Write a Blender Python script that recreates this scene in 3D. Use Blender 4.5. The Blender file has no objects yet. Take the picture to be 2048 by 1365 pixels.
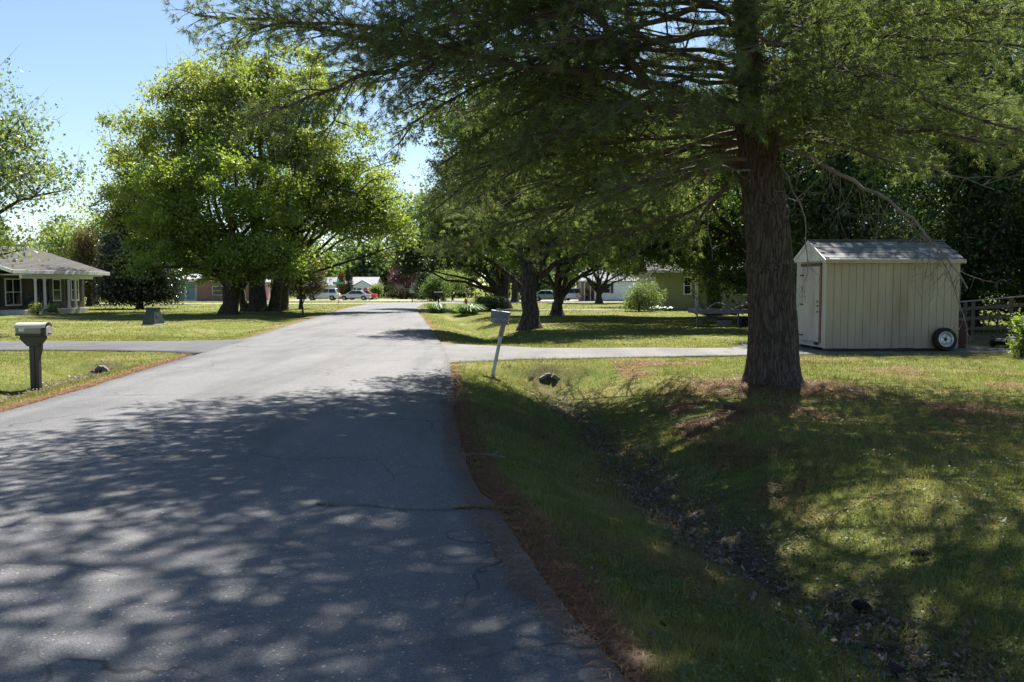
import bpy, bmesh, math, random
import numpy as np
from mathutils import Vector, Matrix, Quaternion
random.seed(7); rng = np.random.default_rng(7)
R = math.radians; PI = math.pi
sc = bpy.context.scene
C = sc.collection

# ------------------------------------------------------------------ camera, sky, sun, exposure
F_PX, EYE, HOR = 1743.0, 1.70, 573.0            # focal length in photo pixels, eye height, horizon row
PITCH = math.atan((682.5 - HOR) / F_PX)
cam_d = bpy.data.cameras.new('camera'); cam = bpy.data.objects.new('camera', cam_d); C.objects.link(cam)
cam.location = (0, 0, EYE); cam.rotation_euler = (PI/2 - PITCH, 0, 0)
cam_d.sensor_width = 23.5; cam_d.lens = 23.5 * F_PX / 2048; cam_d.clip_start = .05; cam_d.clip_end = 3000
sc.camera = cam
SUN_AZ, SUN_EL = R(13), R(56)                   # azimuth from +Y towards +X
world = bpy.data.worlds.new('World'); sc.world = world; world.use_nodes = True
wn = world.node_tree.nodes; wl = world.node_tree.links
sky = wn.new('ShaderNodeTexSky'); sky.sky_type = 'NISHITA'; sky.sun_disc = False
sky.sun_elevation = SUN_EL; sky.sun_rotation = SUN_AZ; sky.air_density = 1.0; sky.dust_density = 0.3; sky.ozone_density = 2.0
wn['Background'].inputs['Strength'].default_value = 0.056
wl.new(sky.outputs[0], wn['Background'].inputs[0])
sun_d = bpy.data.lights.new('sun', 'SUN'); sun = bpy.data.objects.new('sun', sun_d); C.objects.link(sun)
sun_d.energy = 5.0; sun_d.angle = R(0.53); sun_d.color = (1.0, .95, .87)
sdir = Vector((math.sin(SUN_AZ)*math.cos(SUN_EL), math.cos(SUN_AZ)*math.cos(SUN_EL), math.sin(SUN_EL)))
sun.rotation_euler = (-sdir).to_track_quat('-Z', 'Y').to_euler(); sun.location = (0, 0, 40)
sc.view_settings.view_transform = 'Standard'; sc.view_settings.look = 'None'
sc.view_settings.gamma = 1.0; sc.view_settings.exposure = 1.55; sc.view_settings.use_curve_mapping = False
sc.cycles.max_bounces = 6; sc.cycles.diffuse_bounces = 3; sc.cycles.transmission_bounces = 4
sc.cycles.glossy_bounces = 2; sc.cycles.caustics_reflective = False; sc.cycles.caustics_refractive = False

# ------------------------------------------------------------------ helpers
def slope(y):
    y = np.asarray(y, float)
    return -.005 * np.clip(y - 60, 0, 160)
def ray(px, py):
    u = (px - 1024) / F_PX; v = (682.5 - py) / F_PX
    return u, math.cos(PITCH) + v*math.sin(PITCH), -math.sin(PITCH) + v*math.cos(PITCH)
def G(px, py, z=None):
    """ground point seen at a photo pixel (z: height of the plane, else the ground's own fall)"""
    u, a, b = ray(px, py); zz = 0. if z is None else z
    for _ in range(12):
        t = (zz - EYE) / b; y = a*t
        if z is None: zz = float(slope(y))
    return Vector((u*t, y, zz))
def P(px, py, Y):
    u, a, b = ray(px, py); t = Y / a
    return Vector((u*t, Y, EYE + b*t))
def tag(o, label=None, cat=None, group=None, kind=None):
    if label: o['label'] = label
    if cat: o['category'] = cat
    if group: o['group'] = group
    if kind: o['kind'] = kind
    return o
def empty(name, loc, rz=0., label=None, cat=None, group=None):
    o = bpy.data.objects.new(name, None); C.objects.link(o); o.empty_display_size = .2
    o.location = loc; o.rotation_euler = (0, 0, rz)
    return tag(o, label, cat, group)
def link(name, me, mat=None, parent=None):
    o = bpy.data.objects.new(name, me); C.objects.link(o)
    if mat is not None and not me.materials:
        for m in (mat if isinstance(mat, (list, tuple)) else [mat]): me.materials.append(m)
    if parent: o.parent = parent
    return o
def np_mesh(name, V, F, attrs=None, smooth=False, mi=None):
    V = np.ascontiguousarray(V, np.float32); F = np.ascontiguousarray(F, np.int32)
    me = bpy.data.meshes.new(name); n, (m, k) = len(V), F.shape
    me.vertices.add(n); me.vertices.foreach_set('co', V.ravel())
    me.loops.add(m*k); me.loops.foreach_set('vertex_index', F.ravel())
    me.polygons.add(m); me.polygons.foreach_set('loop_start', np.arange(0, m*k, k, dtype=np.int32))
    if smooth: me.polygons.foreach_set('use_smooth', np.ones(m, bool))
    if mi is not None: me.polygons.foreach_set('material_index', np.ascontiguousarray(mi, np.int32))
    for a, d in (attrs or {}).items():
        me.attributes.new(a, 'FLOAT', 'POINT').data.foreach_set('value', np.ascontiguousarray(d, np.float32))
    me.update(calc_edges=True)
    return me
def sstep(x, a, b):
    t = np.clip((np.asarray(x, float) - a) / (b - a), 0, 1); return t*t*(3 - 2*t)
def hash3(i, j, k, s):
    h = (i.astype(np.int64)*374761393 + j.astype(np.int64)*668265263 + k.astype(np.int64)*2147483647 + s*1274126177) & 0x7fffffff
    h = ((h ^ (h >> 13)) * 1274126177) & 0x7fffffff
    return ((h ^ (h >> 16)) & 0xffff) / 65535.
def vnoise(x, y, z=0., s=0):
    x, y, z = np.broadcast_arrays(np.asarray(x, float), np.asarray(y, float), np.asarray(z, float))
    i, j, k = np.floor(x), np.floor(y), np.floor(z); fx, fy, fz = x-i, y-j, z-k
    fx, fy, fz = [f*f*(3-2*f) for f in (fx, fy, fz)]; r = 0
    for a in (0, 1):
        for b in (0, 1):
            for c in (0, 1):
                r = r + hash3(i+a, j+b, k+c, s) * (fx if a else 1-fx)*(fy if b else 1-fy)*(fz if c else 1-fz)
    return r
def fbm(x, y, z=0., s=0, o=3):
    r, a, t = 0, 1, 0
    for q in range(o):
        r = r + a*vnoise(np.asarray(x)*2**q, np.asarray(y)*2**q, np.asarray(z)*2**q, s+q); t += a; a *= .5
    return r / t
def tube_np(path, rad, n=6, cap=False):
    path = np.asarray(path, float); m = len(path); rad = np.broadcast_to(np.asarray(rad, float), (m,))
    d = np.gradient(path, axis=0); d /= np.linalg.norm(d, axis=1)[:, None] + 1e-9
    ref = np.array([0, 0, 1.]) if abs(d[:, 2]).mean() < .9 else np.array([1., 0, 0])
    u = np.cross(d, ref); u /= np.linalg.norm(u, axis=1)[:, None] + 1e-9; w = np.cross(d, u)
    a = np.arange(n)*2*PI/n
    V = path[:, None] + rad[:, None, None]*(np.cos(a)[None, :, None]*u[:, None] + np.sin(a)[None, :, None]*w[:, None])
    i = np.arange(m-1)[:, None]*n; j = np.arange(n)[None]; j2 = (j+1) % n
    Fq = np.stack([i+j, i+j2, i+n+j2, i+n+j], -1).reshape(-1, 4)
    return V.reshape(-1, 3), Fq
class Acc:
    """collects numpy quads / tris"""
    def __init__(s): s.V, s.F, s.n = [], [], 0
    def add(s, V, F): s.V.append(V); s.F.append(F + s.n); s.n += len(V)
    def tube(s, *a, **k): s.add(*tube_np(*a, **k))
    def mesh(s, name, **k): return np_mesh(name, np.concatenate(s.V), np.concatenate(s.F), **k)
class MB:
    """collects hand-built shapes into one mesh object"""
    def __init__(s): s.v, s.f, s.m = [], [], []
    def raw(s, v, f, mi=0):
        n = len(s.v); s.v += [tuple(p) for p in v]; s.f += [tuple(i+n for i in q) for q in f]; s.m += [mi]*len(f); return s
    def box(s, c, d, rz=0., M=None, mi=0):
        x, y, z = d[0]/2, d[1]/2, d[2]/2
        v = [Vector(p) for p in ((-x,-y,-z),(x,-y,-z),(x,y,-z),(-x,y,-z),(-x,-y,z),(x,-y,z),(x,y,z),(-x,y,z))]
        T = Matrix.Translation(c) @ (M if M is not None else Matrix.Rotation(rz, 4, 'Z'))
        return s.raw([T @ p for p in v], [(3,2,1,0),(4,5,6,7),(0,1,5,4),(1,2,6,5),(2,3,7,6),(3,0,4,7)], mi)
    def b2(s, a, b, mi=0):
        return s.box([(a[i]+b[i])/2 for i in range(3)], [abs(b[i]-a[i]) for i in range(3)], mi=mi)
    def beam(s, a, b, w, h, mi=0):
        a, b = Vector(a), Vector(b); d = b-a; q = d.to_track_quat('X', 'Z').to_matrix().to_4x4()
        return s.box((a+b)/2, (d.length, w, h), M=q, mi=mi)
    def prism(s, poly, y0, y1, axis='y', mi=0):
        n = len(poly)
        mk = {'y': lambda p, t: (p[0], t, p[1]), 'x': lambda p, t: (t, p[0], p[1]), 'z': lambda p, t: (p[0], p[1], t)}[axis]
        v = [mk(p, y0) for p in poly] + [mk(p, y1) for p in poly]
        f = [tuple(range(n)), tuple(range(2*n-1, n-1, -1))] + [(i, i+n, (i+1) % n+n, (i+1) % n) for i in range(n)]
        return s.raw(v, f, mi)
    def tube(s, path, rad, n=8, mi=0):
        V, Fq = tube_np(path, rad, n); k = len(V)
        return s.raw(V.tolist(), [tuple(q) for q in Fq.tolist()] + [tuple(range(n))[::-1], tuple(range(k-n, k))], mi)
    def lathe(s, prof, c=(0, 0, 0), n=16, axis='z', mi=0, caps=True):
        v, f = [], []
        for r, t in prof:
            for i in range(n):
                a = 2*PI*i/n; p = (r*math.cos(a), r*math.sin(a), t)
                p = {'z': p, 'y': (p[0], p[2], p[1]), 'x': (p[2], p[0], p[1])}[axis]
                v.append((p[0]+c[0], p[1]+c[1], p[2]+c[2]))
        for k in range(len(prof)-1):
            for i in range(n): f.append((k*n+i, k*n+(i+1) % n, (k+1)*n+(i+1) % n, (k+1)*n+i))
        if caps: f += [tuple(range(n))[::-1], tuple(range((len(prof)-1)*n, len(prof)*n))]
        return s.raw(v, f, mi)
    def build(s, name, mat, parent=None, bevel=0., smooth=False, seg=2):
        me = bpy.data.meshes.new(name); me.from_pydata(s.v, [], s.f)
        bm = bmesh.new(); bm.from_mesh(me); bmesh.ops.recalc_face_normals(bm, faces=bm.faces); bm.to_mesh(me); bm.free()
        for m in (mat if isinstance(mat, (list, tuple)) else [mat]): me.materials.append(m)
        if any(s.m): me.polygons.foreach_set('material_index', s.m)
        if smooth: me.polygons.foreach_set('use_smooth', [True]*len(me.polygons))
        o = link(name, me, None, parent)
        if bevel:
            b = o.modifiers.new('bevel', 'BEVEL'); b.width = bevel; b.segments = seg; b.limit_method = 'ANGLE'; b.angle_limit = R(35)
        return o

# ------------------------------------------------------------------ materials
def new_mat(name):
    m = bpy.data.materials.new(name); m.use_nodes = True; nt = m.node_tree
    return m, nt.nodes, nt.links, nt.nodes['Principled BSDF']
def ramp(N, pts):
    r = N.new('ShaderNodeValToRGB'); e = r.color_ramp.elements
    while len(e) < len(pts): e.new(.5)
    for q, (p, c) in zip(e, pts): q.position = p; q.color = (*c, 1) if len(c) == 3 else c
    return r
def coords(N, L, scale=(1, 1, 1), kind='Object'):
    t = N.new('ShaderNodeTexCoord'); m = N.new('ShaderNodeMapping'); m.inputs['Scale'].default_value = scale
    L.new(t.outputs[kind], m.inputs[0]); return m.outputs[0]
def noise(N, L, vec, scale, detail=4, rough=.55):
    n = N.new('ShaderNodeTexNoise'); n.inputs['Scale'].default_value = scale; n.inputs['Detail'].default_value = detail
    n.inputs['Roughness'].default_value = rough
    if vec is not None: L.new(vec, n.inputs['Vector'])
    return n.outputs['Fac']
def mixc(N, L, fac, a, b, mode='MIX'):
    m = N.new('ShaderNodeMix'); m.data_type = 'RGBA'; m.blend_type = mode
    for sock, v in ((m.inputs[0], fac), (m.inputs[6], a), (m.inputs[7], b)):
        if hasattr(v, 'links'): L.new(v, sock)
        elif isinstance(v, (int, float)): sock.default_value = v
        else: sock.default_value = (*v, 1)
    return m.outputs[2]
def bump(N, L, B, h, strength=.3, dist=.01):
    b = N.new('ShaderNodeBump'); b.inputs['Strength'].default_value = strength; b.inputs['Distance'].default_value = dist
    L.new(h, b.inputs['Height']); L.new(b.outputs[0], B.inputs['Normal'])
def pmat(name, c1, c2=None, scale=6, rough=.7, stretch=(1, 1, 1), spec=.4, metal=0., bmp=0., bdist=.005, dirt=None):
    m, N, L, B = new_mat(name); c2 = c2 or tuple(x*.8 for x in c1)
    v = coords(N, L, stretch); n = noise(N, L, v, scale)
    r = ramp(N, [(.3, c2), (.7, c1)]); L.new(n, r.inputs[0]); col = r.outputs[0]
    if dirt:
        d = ramp(N, [(.5, (0, 0, 0)), (.75, (1, 1, 1))]); L.new(noise(N, L, v, scale*.37, 6, .65), d.inputs[0])
        col = mixc(N, L, d.outputs[0], col, dirt)
    L.new(col, B.inputs['Base Color'])
    B.inputs['Roughness'].default_value = rough; B.inputs['Metallic'].default_value = metal
    B.inputs['Specular IOR Level'].default_value = spec
    if bmp: bump(N, L, B, noise(N, L, v, scale*3), bmp, bdist)
    return m
def attr(N, name):
    a = N.new('ShaderNodeAttribute'); a.attribute_name = name; return a.outputs['Fac']
def leaf_mat(name, dark, light, trans=.45, tmul=2.0, gloss=.03, rough=.45, tcol=None):
    """leaves: tint attribute picks the leaf's own colour; diffuse + translucent + a little shine"""
    m, N, L, B = new_mat(name); out = N['Material Output']; N.remove(B)
    r = ramp(N, [(0., dark), (1., light)]); L.new(attr(N, 'tint'), r.inputs[0])
    d = N.new('ShaderNodeBsdfDiffuse'); t = N.new('ShaderNodeBsdfTranslucent'); g = N.new('ShaderNodeBsdfGlossy')
    g.inputs['Roughness'].default_value = rough; g.inputs[0].default_value = (.9, .95, 1, 1)
    L.new(r.outputs[0], d.inputs[0])
    tc = mixc(N, L, 1., r.outputs[0], tcol or (tmul, tmul*.95, tmul*.45), 'MULTIPLY'); L.new(tc, t.inputs[0])
    a = N.new('ShaderNodeMixShader'); a.inputs[0].default_value = trans; L.new(d.outputs[0], a.inputs[1]); L.new(t.outputs[0], a.inputs[2])
    b = N.new('ShaderNodeMixShader'); b.inputs[0].default_value = gloss; L.new(a.outputs[0], b.inputs[1]); L.new(g.outputs[0], b.inputs[2])
    L.new(b.outputs[0], out.inputs[0]); return m
def bark_mat(name, c1, c2, sc_=7, stretch=(1, 1, .22), b=.8):
    m, N, L, B = new_mat(name); v = coords(N, L, stretch)
    vo = N.new('ShaderNodeTexVoronoi'); vo.feature = 'DISTANCE_TO_EDGE'; vo.inputs['Scale'].default_value = sc_
    wv = N.new('ShaderNodeVectorMath'); wv.operation = 'ADD'; L.new(v, wv.inputs[0])
    nz = N.new('ShaderNodeTexNoise'); nz.inputs['Scale'].default_value = 5; L.new(v, nz.inputs['Vector'])
    sm = N.new('ShaderNodeVectorMath'); sm.operation = 'SCALE'; sm.inputs['Scale'].default_value = .22; L.new(nz.outputs['Color'], sm.inputs[0])
    L.new(sm.outputs[0], wv.inputs[1]); L.new(wv.outputs[0], vo.inputs['Vector'])
    r = ramp(N, [(0., (0, 0, 0)), (.16, (1, 1, 1))]); L.new(vo.outputs['Distance'], r.inputs[0])
    n2 = noise(N, L, v, 22, 5, .7); rr = ramp(N, [(.3, c2), (.7, c1)]); L.new(n2, rr.inputs[0])
    crev = mixc(N, L, r.outputs[0], tuple(x*.55 for x in c2), rr.outputs[0]); L.new(crev, B.inputs['Base Color'])
    B.inputs['Roughness'].default_value = .95; B.inputs['Specular IOR Level'].default_value = .15
    ad = N.new('ShaderNodeMath'); ad.operation = 'MULTIPLY_ADD'; ad.inputs[1].default_value = .35
    L.new(n2, ad.inputs[0]); L.new(r.outputs[0], ad.inputs[2]); bump(N, L, B, ad.outputs[0], b, .02)
    return m

M = {}
M['bark'] = bark_mat('bark', (.105, .088, .074), (.055, .045, .038))
M['bark_pine'] = bark_mat('bark_pine', (.125, .102, .085), (.072, .056, .046), 17, (1, 1, .13), .6)
M['twig'] = pmat('dead_twig', (.26, .23, .20), (.15, .13, .11), 9, .9)
M['limb'] = pmat('pine_limb', (.13, .105, .085), (.07, .056, .046), 9, .95, bmp=.5)
M['needle'] = leaf_mat('pine_needles', (.062, .096, .044), (.15, .19, .078), .52, 2.1, .03, .5)
M['maple'] = leaf_mat('maple_leaves', (.085, .14, .024), (.19, .25, .045), .52, 2.3, .04)
M['maple_y'] = leaf_mat('young_maple_leaves', (.105, .15, .034), (.22, .262, .066), .5, 1.95, .04)
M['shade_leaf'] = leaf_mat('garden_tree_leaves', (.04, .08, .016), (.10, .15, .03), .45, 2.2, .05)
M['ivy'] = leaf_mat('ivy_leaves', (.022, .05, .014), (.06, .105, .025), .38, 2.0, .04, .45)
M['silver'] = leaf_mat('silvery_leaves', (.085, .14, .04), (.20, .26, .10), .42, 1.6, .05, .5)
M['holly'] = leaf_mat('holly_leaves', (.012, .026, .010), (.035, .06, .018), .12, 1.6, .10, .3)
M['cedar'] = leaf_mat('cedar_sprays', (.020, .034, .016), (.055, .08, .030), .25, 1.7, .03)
M['redcedar'] = leaf_mat('rusty_cedar_sprays', (.045, .045, .018), (.12, .10, .035), .3, 1.7, .03)
M['far_leaf'] = leaf_mat('distant_leaves', (.055, .095, .035), (.14, .20, .065), .45, 1.8, .03)
M['pale_leaf'] = leaf_mat('pale_green_leaves', (.11, .16, .05), (.22, .28, .10), .45, 1.8, .04)
M['plum'] = leaf_mat('plum_leaves', (.06, .026, .032), (.14, .06, .075), .4, 1.6, .05, tcol=(2., 1.2, 1.4))
M['redleaf'] = leaf_mat('red_shrub_leaves', (.16, .03, .02), (.34, .10, .045), .4, 1.6, .05, tcol=(2., 1.2, .8))
M['arbor'] = leaf_mat('arborvitae_sprays', (.012, .030, .010), (.04, .075, .02), .2, 1.7, .02)
M['arbor_dead'] = leaf_mat('browned_sprays', (.16, .07, .02), (.30, .15, .05), .25, 1.4, .02, tcol=(1.5, 1.2, .8))
M['lily'] = leaf_mat('daylily_blades', (.06, .13, .025), (.15, .25, .05), .4, 1.9, .06)
M['hosta'] = leaf_mat('hosta_leaves', (.14, .22, .10), (.55, .60, .45), .35, 1.3, .08)
M['grass'] = leaf_mat('grass_blades', (.07, .098, .026), (.22, .205, .078), .35, 1.7, .03)
def straw_leaf(name, a, b, tr=.15): return leaf_mat(name, a, b, tr, 1.3, .03, .5, tcol=(1.4, 1.2, .9))
M['straw'] = straw_leaf('fallen_needles', (.11, .055, .030), (.27, .145, .08))
M['litter'] = straw_leaf('fallen_leaves', (.075, .055, .04), (.26, .205, .155), .2)
M['white'] = pmat('white_paint', (.80, .80, .79), (.70, .70, .68), 3, .55)
M['white_old'] = pmat('weathered_white', (.66, .65, .62), (.52, .50, .47), 5, .7, dirt=(.32, .29, .25))
M['shed'] = pmat('shed_paint', (.37, .335, .265), (.32, .285, .225), 2.2, .75, (1, 1, .3), bmp=.25, bdist=.003, dirt=(.25, .205, .15))
M['shed_end'] = pmat('light_shed_paint', (.52, .50, .46), (.42, .40, .36), 3, .75, (1, 1, .3), bmp=.25, bdist=.003, dirt=(.34, .28, .22))  # end wall paint, lighter than the front wall's
M['dark'] = pmat('dark_metal', (.03, .03, .032), (.018, .018, .02), 9, .55)
M['black'] = pmat('black_paint', (.018, .018, .02), (.012, .012, .012), 9, .4)
M['rubber'] = pmat('rubber', (.022, .022, .022), (.012, .012, .012), 18, .85)
M['chrome'] = pmat('chromed_steel', (.66, .67, .68), (.52, .53, .54), 8, .28, metal=.45)
M['galv'] = pmat('galvanised_steel', (.27, .275, .29), (.19, .195, .20), 8, .55, metal=.25, dirt=(.14, .12, .10))
M['glass'] = pmat('dark_glass', (.018, .022, .028), (.012, .015, .02), 2, .08, spec=.6)
M['teal_glass'] = pmat('teal_blinds', (.10, .26, .30), (.07, .20, .24), 2, .15, (1, 1, .1))
M['roof_brown'] = pmat('brown_shingle', (.10, .094, .09), (.072, .067, .064), 5, .95, (1, 1, 3), bmp=.5)
M['roof_grey'] = pmat('grey_shingle', (.36, .36, .38), (.28, .28, .30), 4, .95, (1, 1, 3), bmp=.4)
M['roof_shed'] = pmat('shed_shingle', (.13, .135, .135), (.08, .083, .086), 9, .95, bmp=.5)
M['siding_tan'] = pmat('tan_siding', (.28, .245, .195), (.25, .215, .17), 2, .7)
M['siding_olive'] = pmat('olive_siding', (.30, .29, .17), (.25, .24, .14), 2, .7)
M['siding_white'] = pmat('white_siding', (.78, .80, .80), (.70, .72, .73), 2, .6)
M['wood'] = pmat('weathered_wood', (.13, .108, .088), (.075, .062, .05), 6, .9, (1, 6, 6), bmp=.4)
M['wood_grey'] = pmat('grey_wood', (.30, .28, .26), (.20, .185, .17), 6, .9, (6, 6, 1), bmp=.4)
M['mail_brown'] = pmat('brown_plastic', (.055, .044, .038), (.042, .034, .03), 4, .6)
M['mail_tan'] = pmat('taupe_plastic', (.24, .215, .195), (.21, .185, .165), 4, .5, dirt=(.17, .15, .13))
M['mail_top'] = pmat('taupe_lid', (.50, .47, .45), (.44, .41, .39), 4, .5)
M['box_green'] = pmat('utility_green', (.035, .06, .048), (.026, .045, .037), 4, .5, dirt=(.09, .10, .085))
M['concrete'] = pmat('concrete', (.46, .44, .41), (.36, .345, .32), 2, .9, bmp=.3, dirt=(.28, .26, .23))
M['red_bin'] = pmat('maroon_plastic', (.05, .012, .012), (.035, .009, .009), 3, .6)
M['hydrant'] = pmat('hydrant_red', (.42, .055, .03), (.30, .035, .02), 7, .55)
M['hyd_top'] = pmat('hydrant_orange', (.62, .22, .07), (.50, .16, .05), 7, .55)
M['green_sign'] = pmat('street_sign_green', (.01, .30, .12), (.01, .26, .10), 3, .4)
M['car_white'] = pmat('white_car_paint', (.72, .73, .75), (.70, .71, .73), 1, .22, spec=.6)
M['car_silver'] = pmat('silver_car_paint', (.42, .44, .46), (.40, .42, .44), 1, .25, metal=.5)
M['car_blue'] = pmat('bluish_car_paint', (.24, .30, .37), (.22, .28, .35), 1, .25, metal=.4)
M['car_red'] = pmat('red_car_paint', (.45, .025, .03), (.42, .02, .025), 1, .25, spec=.6)
M['lamp_red'] = pmat('tail_lamp', (.55, .03, .02), (.45, .02, .02), 2, .25)
M['lamp_clear'] = pmat('head_lamp', (.75, .77, .8), (.65, .67, .7), 2, .15)
M['lamp_amber'] = pmat('amber_lamp', (.7, .22, .04), (.6, .18, .03), 2, .25)
M['soil'] = pmat('soil', (.10, .08, .06), (.06, .048, .036), 12, 1.)
def brick_mat():
    m, N, L, B = new_mat('red_brick'); v = coords(N, L, (1, 1, 1), 'Object'); s = N.new('ShaderNodeSeparateXYZ'); L.new(v, s.inputs[0])
    c = N.new('ShaderNodeCombineXYZ'); a = N.new('ShaderNodeMath'); L.new(s.outputs[0], a.inputs[0]); L.new(s.outputs[1], a.inputs[1])
    L.new(a.outputs[0], c.inputs[0]); L.new(s.outputs[2], c.inputs[1]); b = N.new('ShaderNodeTexBrick')
    b.inputs['Scale'].default_value = 1; b.inputs['Brick Width'].default_value = .21; b.inputs['Row Height'].default_value = .075; b.inputs['Mortar Size'].default_value = .008
    b.inputs['Color1'].default_value = (.25, .10, .075, 1); b.inputs['Color2'].default_value = (.32, .145, .105, 1); b.inputs['Mortar'].default_value = (.36, .32, .28, 1)
    L.new(c.outputs[0], b.inputs['Vector']); L.new(b.outputs[0], B.inputs['Base Color']); B.inputs['Roughness'].default_value = .9; return m
M['brick'] = brick_mat()
def asphalt(name, base, dark, fleck, seam=.5):
    m, N, L, B = new_mat(name); v = coords(N, L)
    big = noise(N, L, v, .55, 5, .6); r = ramp(N, [(.32, dark), (.68, base)]); L.new(big, r.inputs[0])
    fine = noise(N, L, v, 95, 4, .75); rf = ramp(N, [(.34, (.42, .42, .42)), (.66, (1.5, 1.5, 1.5))]); L.new(fine, rf.inputs[0])
    col = mixc(N, L, 1., r.outputs[0], rf.outputs[0], 'MULTIPLY')
    vo = N.new('ShaderNodeTexVoronoi'); vo.inputs['Scale'].default_value = 34; L.new(v, vo.inputs['Vector'])
    cut = ramp(N, [(.0, (1, 1, 1)), (.20, (1, 1, 1)), (.30, (0, 0, 0))]); L.new(vo.outputs['Distance'], cut.inputs[0])
    sel = N.new('ShaderNodeSeparateColor'); L.new(vo.outputs['Color'], sel.inputs[0])
    gt = N.new('ShaderNodeMath'); gt.operation = 'GREATER_THAN'; gt.inputs[1].default_value = .80; L.new(sel.outputs[0], gt.inputs[0])
    mu = N.new('ShaderNodeMath'); mu.operation = 'MULTIPLY'; L.new(gt.outputs[0], mu.inputs[0]); L.new(cut.outputs[0], mu.inputs[1])
    fl = mixc(N, L, sel.outputs[1], tuple(x*.6 for x in fleck), fleck)
    col = mixc(N, L, mu.outputs[0], col, fl)
    # worn lanes and stains stretched along the road, and a net of hairline cracks
    vs = coords(N, L, (1., .12, 1)); st = ramp(N, [(.36, (.72, .72, .73)), (.5, (1, 1, 1)), (.68, (1.16, 1.15, 1.13))]); L.new(noise(N, L, vs, .9, 4, .6), st.inputs[0])
    col = mixc(N, L, 1., col, st.outputs[0], 'MULTIPLY')
    sp = ramp(N, [(.62, (1, 1, 1)), (.74, (.74, .74, .74))]); L.new(noise(N, L, v, 1.7, 3, .5), sp.inputs[0]); col = mixc(N, L, .8, col, mixc(N, L, 1., col, sp.outputs[0], 'MULTIPLY'))
    nw = N.new('ShaderNodeTexNoise'); nw.inputs['Scale'].default_value = 1.6; nw.inputs['Detail'].default_value = 5; L.new(v, nw.inputs['Vector'])
    sm = N.new('ShaderNodeVectorMath'); sm.operation = 'SCALE'; sm.inputs['Scale'].default_value = .7; L.new(nw.outputs['Color'], sm.inputs[0])
    av = N.new('ShaderNodeVectorMath'); L.new(v, av.inputs[0]); L.new(sm.outputs[0], av.inputs[1])
    ve = N.new('ShaderNodeTexVoronoi'); ve.feature = 'DISTANCE_TO_EDGE'; ve.inputs['Scale'].default_value = .42; L.new(av.outputs[0], ve.inputs['Vector'])
    ck = ramp(N, [(.0, (1, 1, 1)), (.0032, (1, 1, 1)), (.006, (0, 0, 0))]); L.new(ve.outputs['Distance'], ck.inputs[0])
    cm = ramp(N, [(.47, (0, 0, 0)), (.56, (1, 1, 1))]); L.new(noise(N, L, v, .33, 2), cm.inputs[0])
    mm = N.new('ShaderNodeMath'); mm.operation = 'MULTIPLY'; L.new(ck.outputs[0], mm.inputs[0]); L.new(cm.outputs[0], mm.inputs[1])
    L.new(mixc(N, L, mm.outputs[0], col, tuple(x*.28 for x in base)), B.inputs['Base Color'])
    B.inputs['Roughness'].default_value = .78; B.inputs['Specular IOR Level'].default_value = .35
    bump(N, L, B, fine, .55, .006); return m
M['asphalt'] = asphalt('worn_asphalt', (.118, .118, .120), (.092, .092, .096), (.33, .315, .29))
M['asphalt_old'] = asphalt('pale_driveway_asphalt', (.115, .112, .108), (.085, .083, .08), (.26, .25, .23))
M['asphalt_new'] = asphalt('sealed_driveway_asphalt', (.07, .07, .075), (.056, .056, .06), (.15, .15, .15))
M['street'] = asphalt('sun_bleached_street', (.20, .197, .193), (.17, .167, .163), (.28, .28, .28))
def ground_mat():
    m, N, L, B = new_mat('lawn_ground'); v = coords(N, L)
    n1 = noise(N, L, v, .35, 5, .6); n2 = noise(N, L, v, 2.3, 6, .65); n3 = noise(N, L, v, 38, 5, .75)
    g = ramp(N, [(.28, (.065, .09, .022)), (.5, (.118, .14, .036)), (.72, (.19, .185, .06))]); L.new(n2, g.inputs[0])
    dr = ramp(N, [(.50, (0, 0, 0)), (.70, (1, 1, 1))]); L.new(n1, dr.inputs[0])
    dm = N.new('ShaderNodeMath'); dm.operation = 'MULTIPLY'; dm.inputs[1].default_value = .75; L.new(dr.outputs[0], dm.inputs[0])
    col = mixc(N, L, dm.outputs[0], g.outputs[0], (.27, .22, .105))
    rs = ramp(N, [(.3, (.10, .052, .03)), (.7, (.24, .13, .075))]); L.new(n3, rs.inputs[0]); col = mixc(N, L, attr(N, 'straw'), col, rs.outputs[0])
    rd = ramp(N, [(.3, (.045, .035, .026)), (.7, (.14, .11, .085))]); L.new(n3, rd.inputs[0]); col = mixc(N, L, attr(N, 'dirt'), col, rd.outputs[0])
    rf = ramp(N, [(.3, (.45, .45, .45)), (.7, (1.45, 1.45, 1.45))]); L.new(n3, rf.inputs[0])
    L.new(mixc(N, L, 1., col, rf.outputs[0], 'MULTIPLY'), B.inputs['Base Color'])
    B.inputs['Roughness'].default_value = 1.; B.inputs['Specular IOR Level'].default_value = .05
    bump(N, L, B, n3, .9, .03); return m
M['ground'] = ground_mat()

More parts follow.
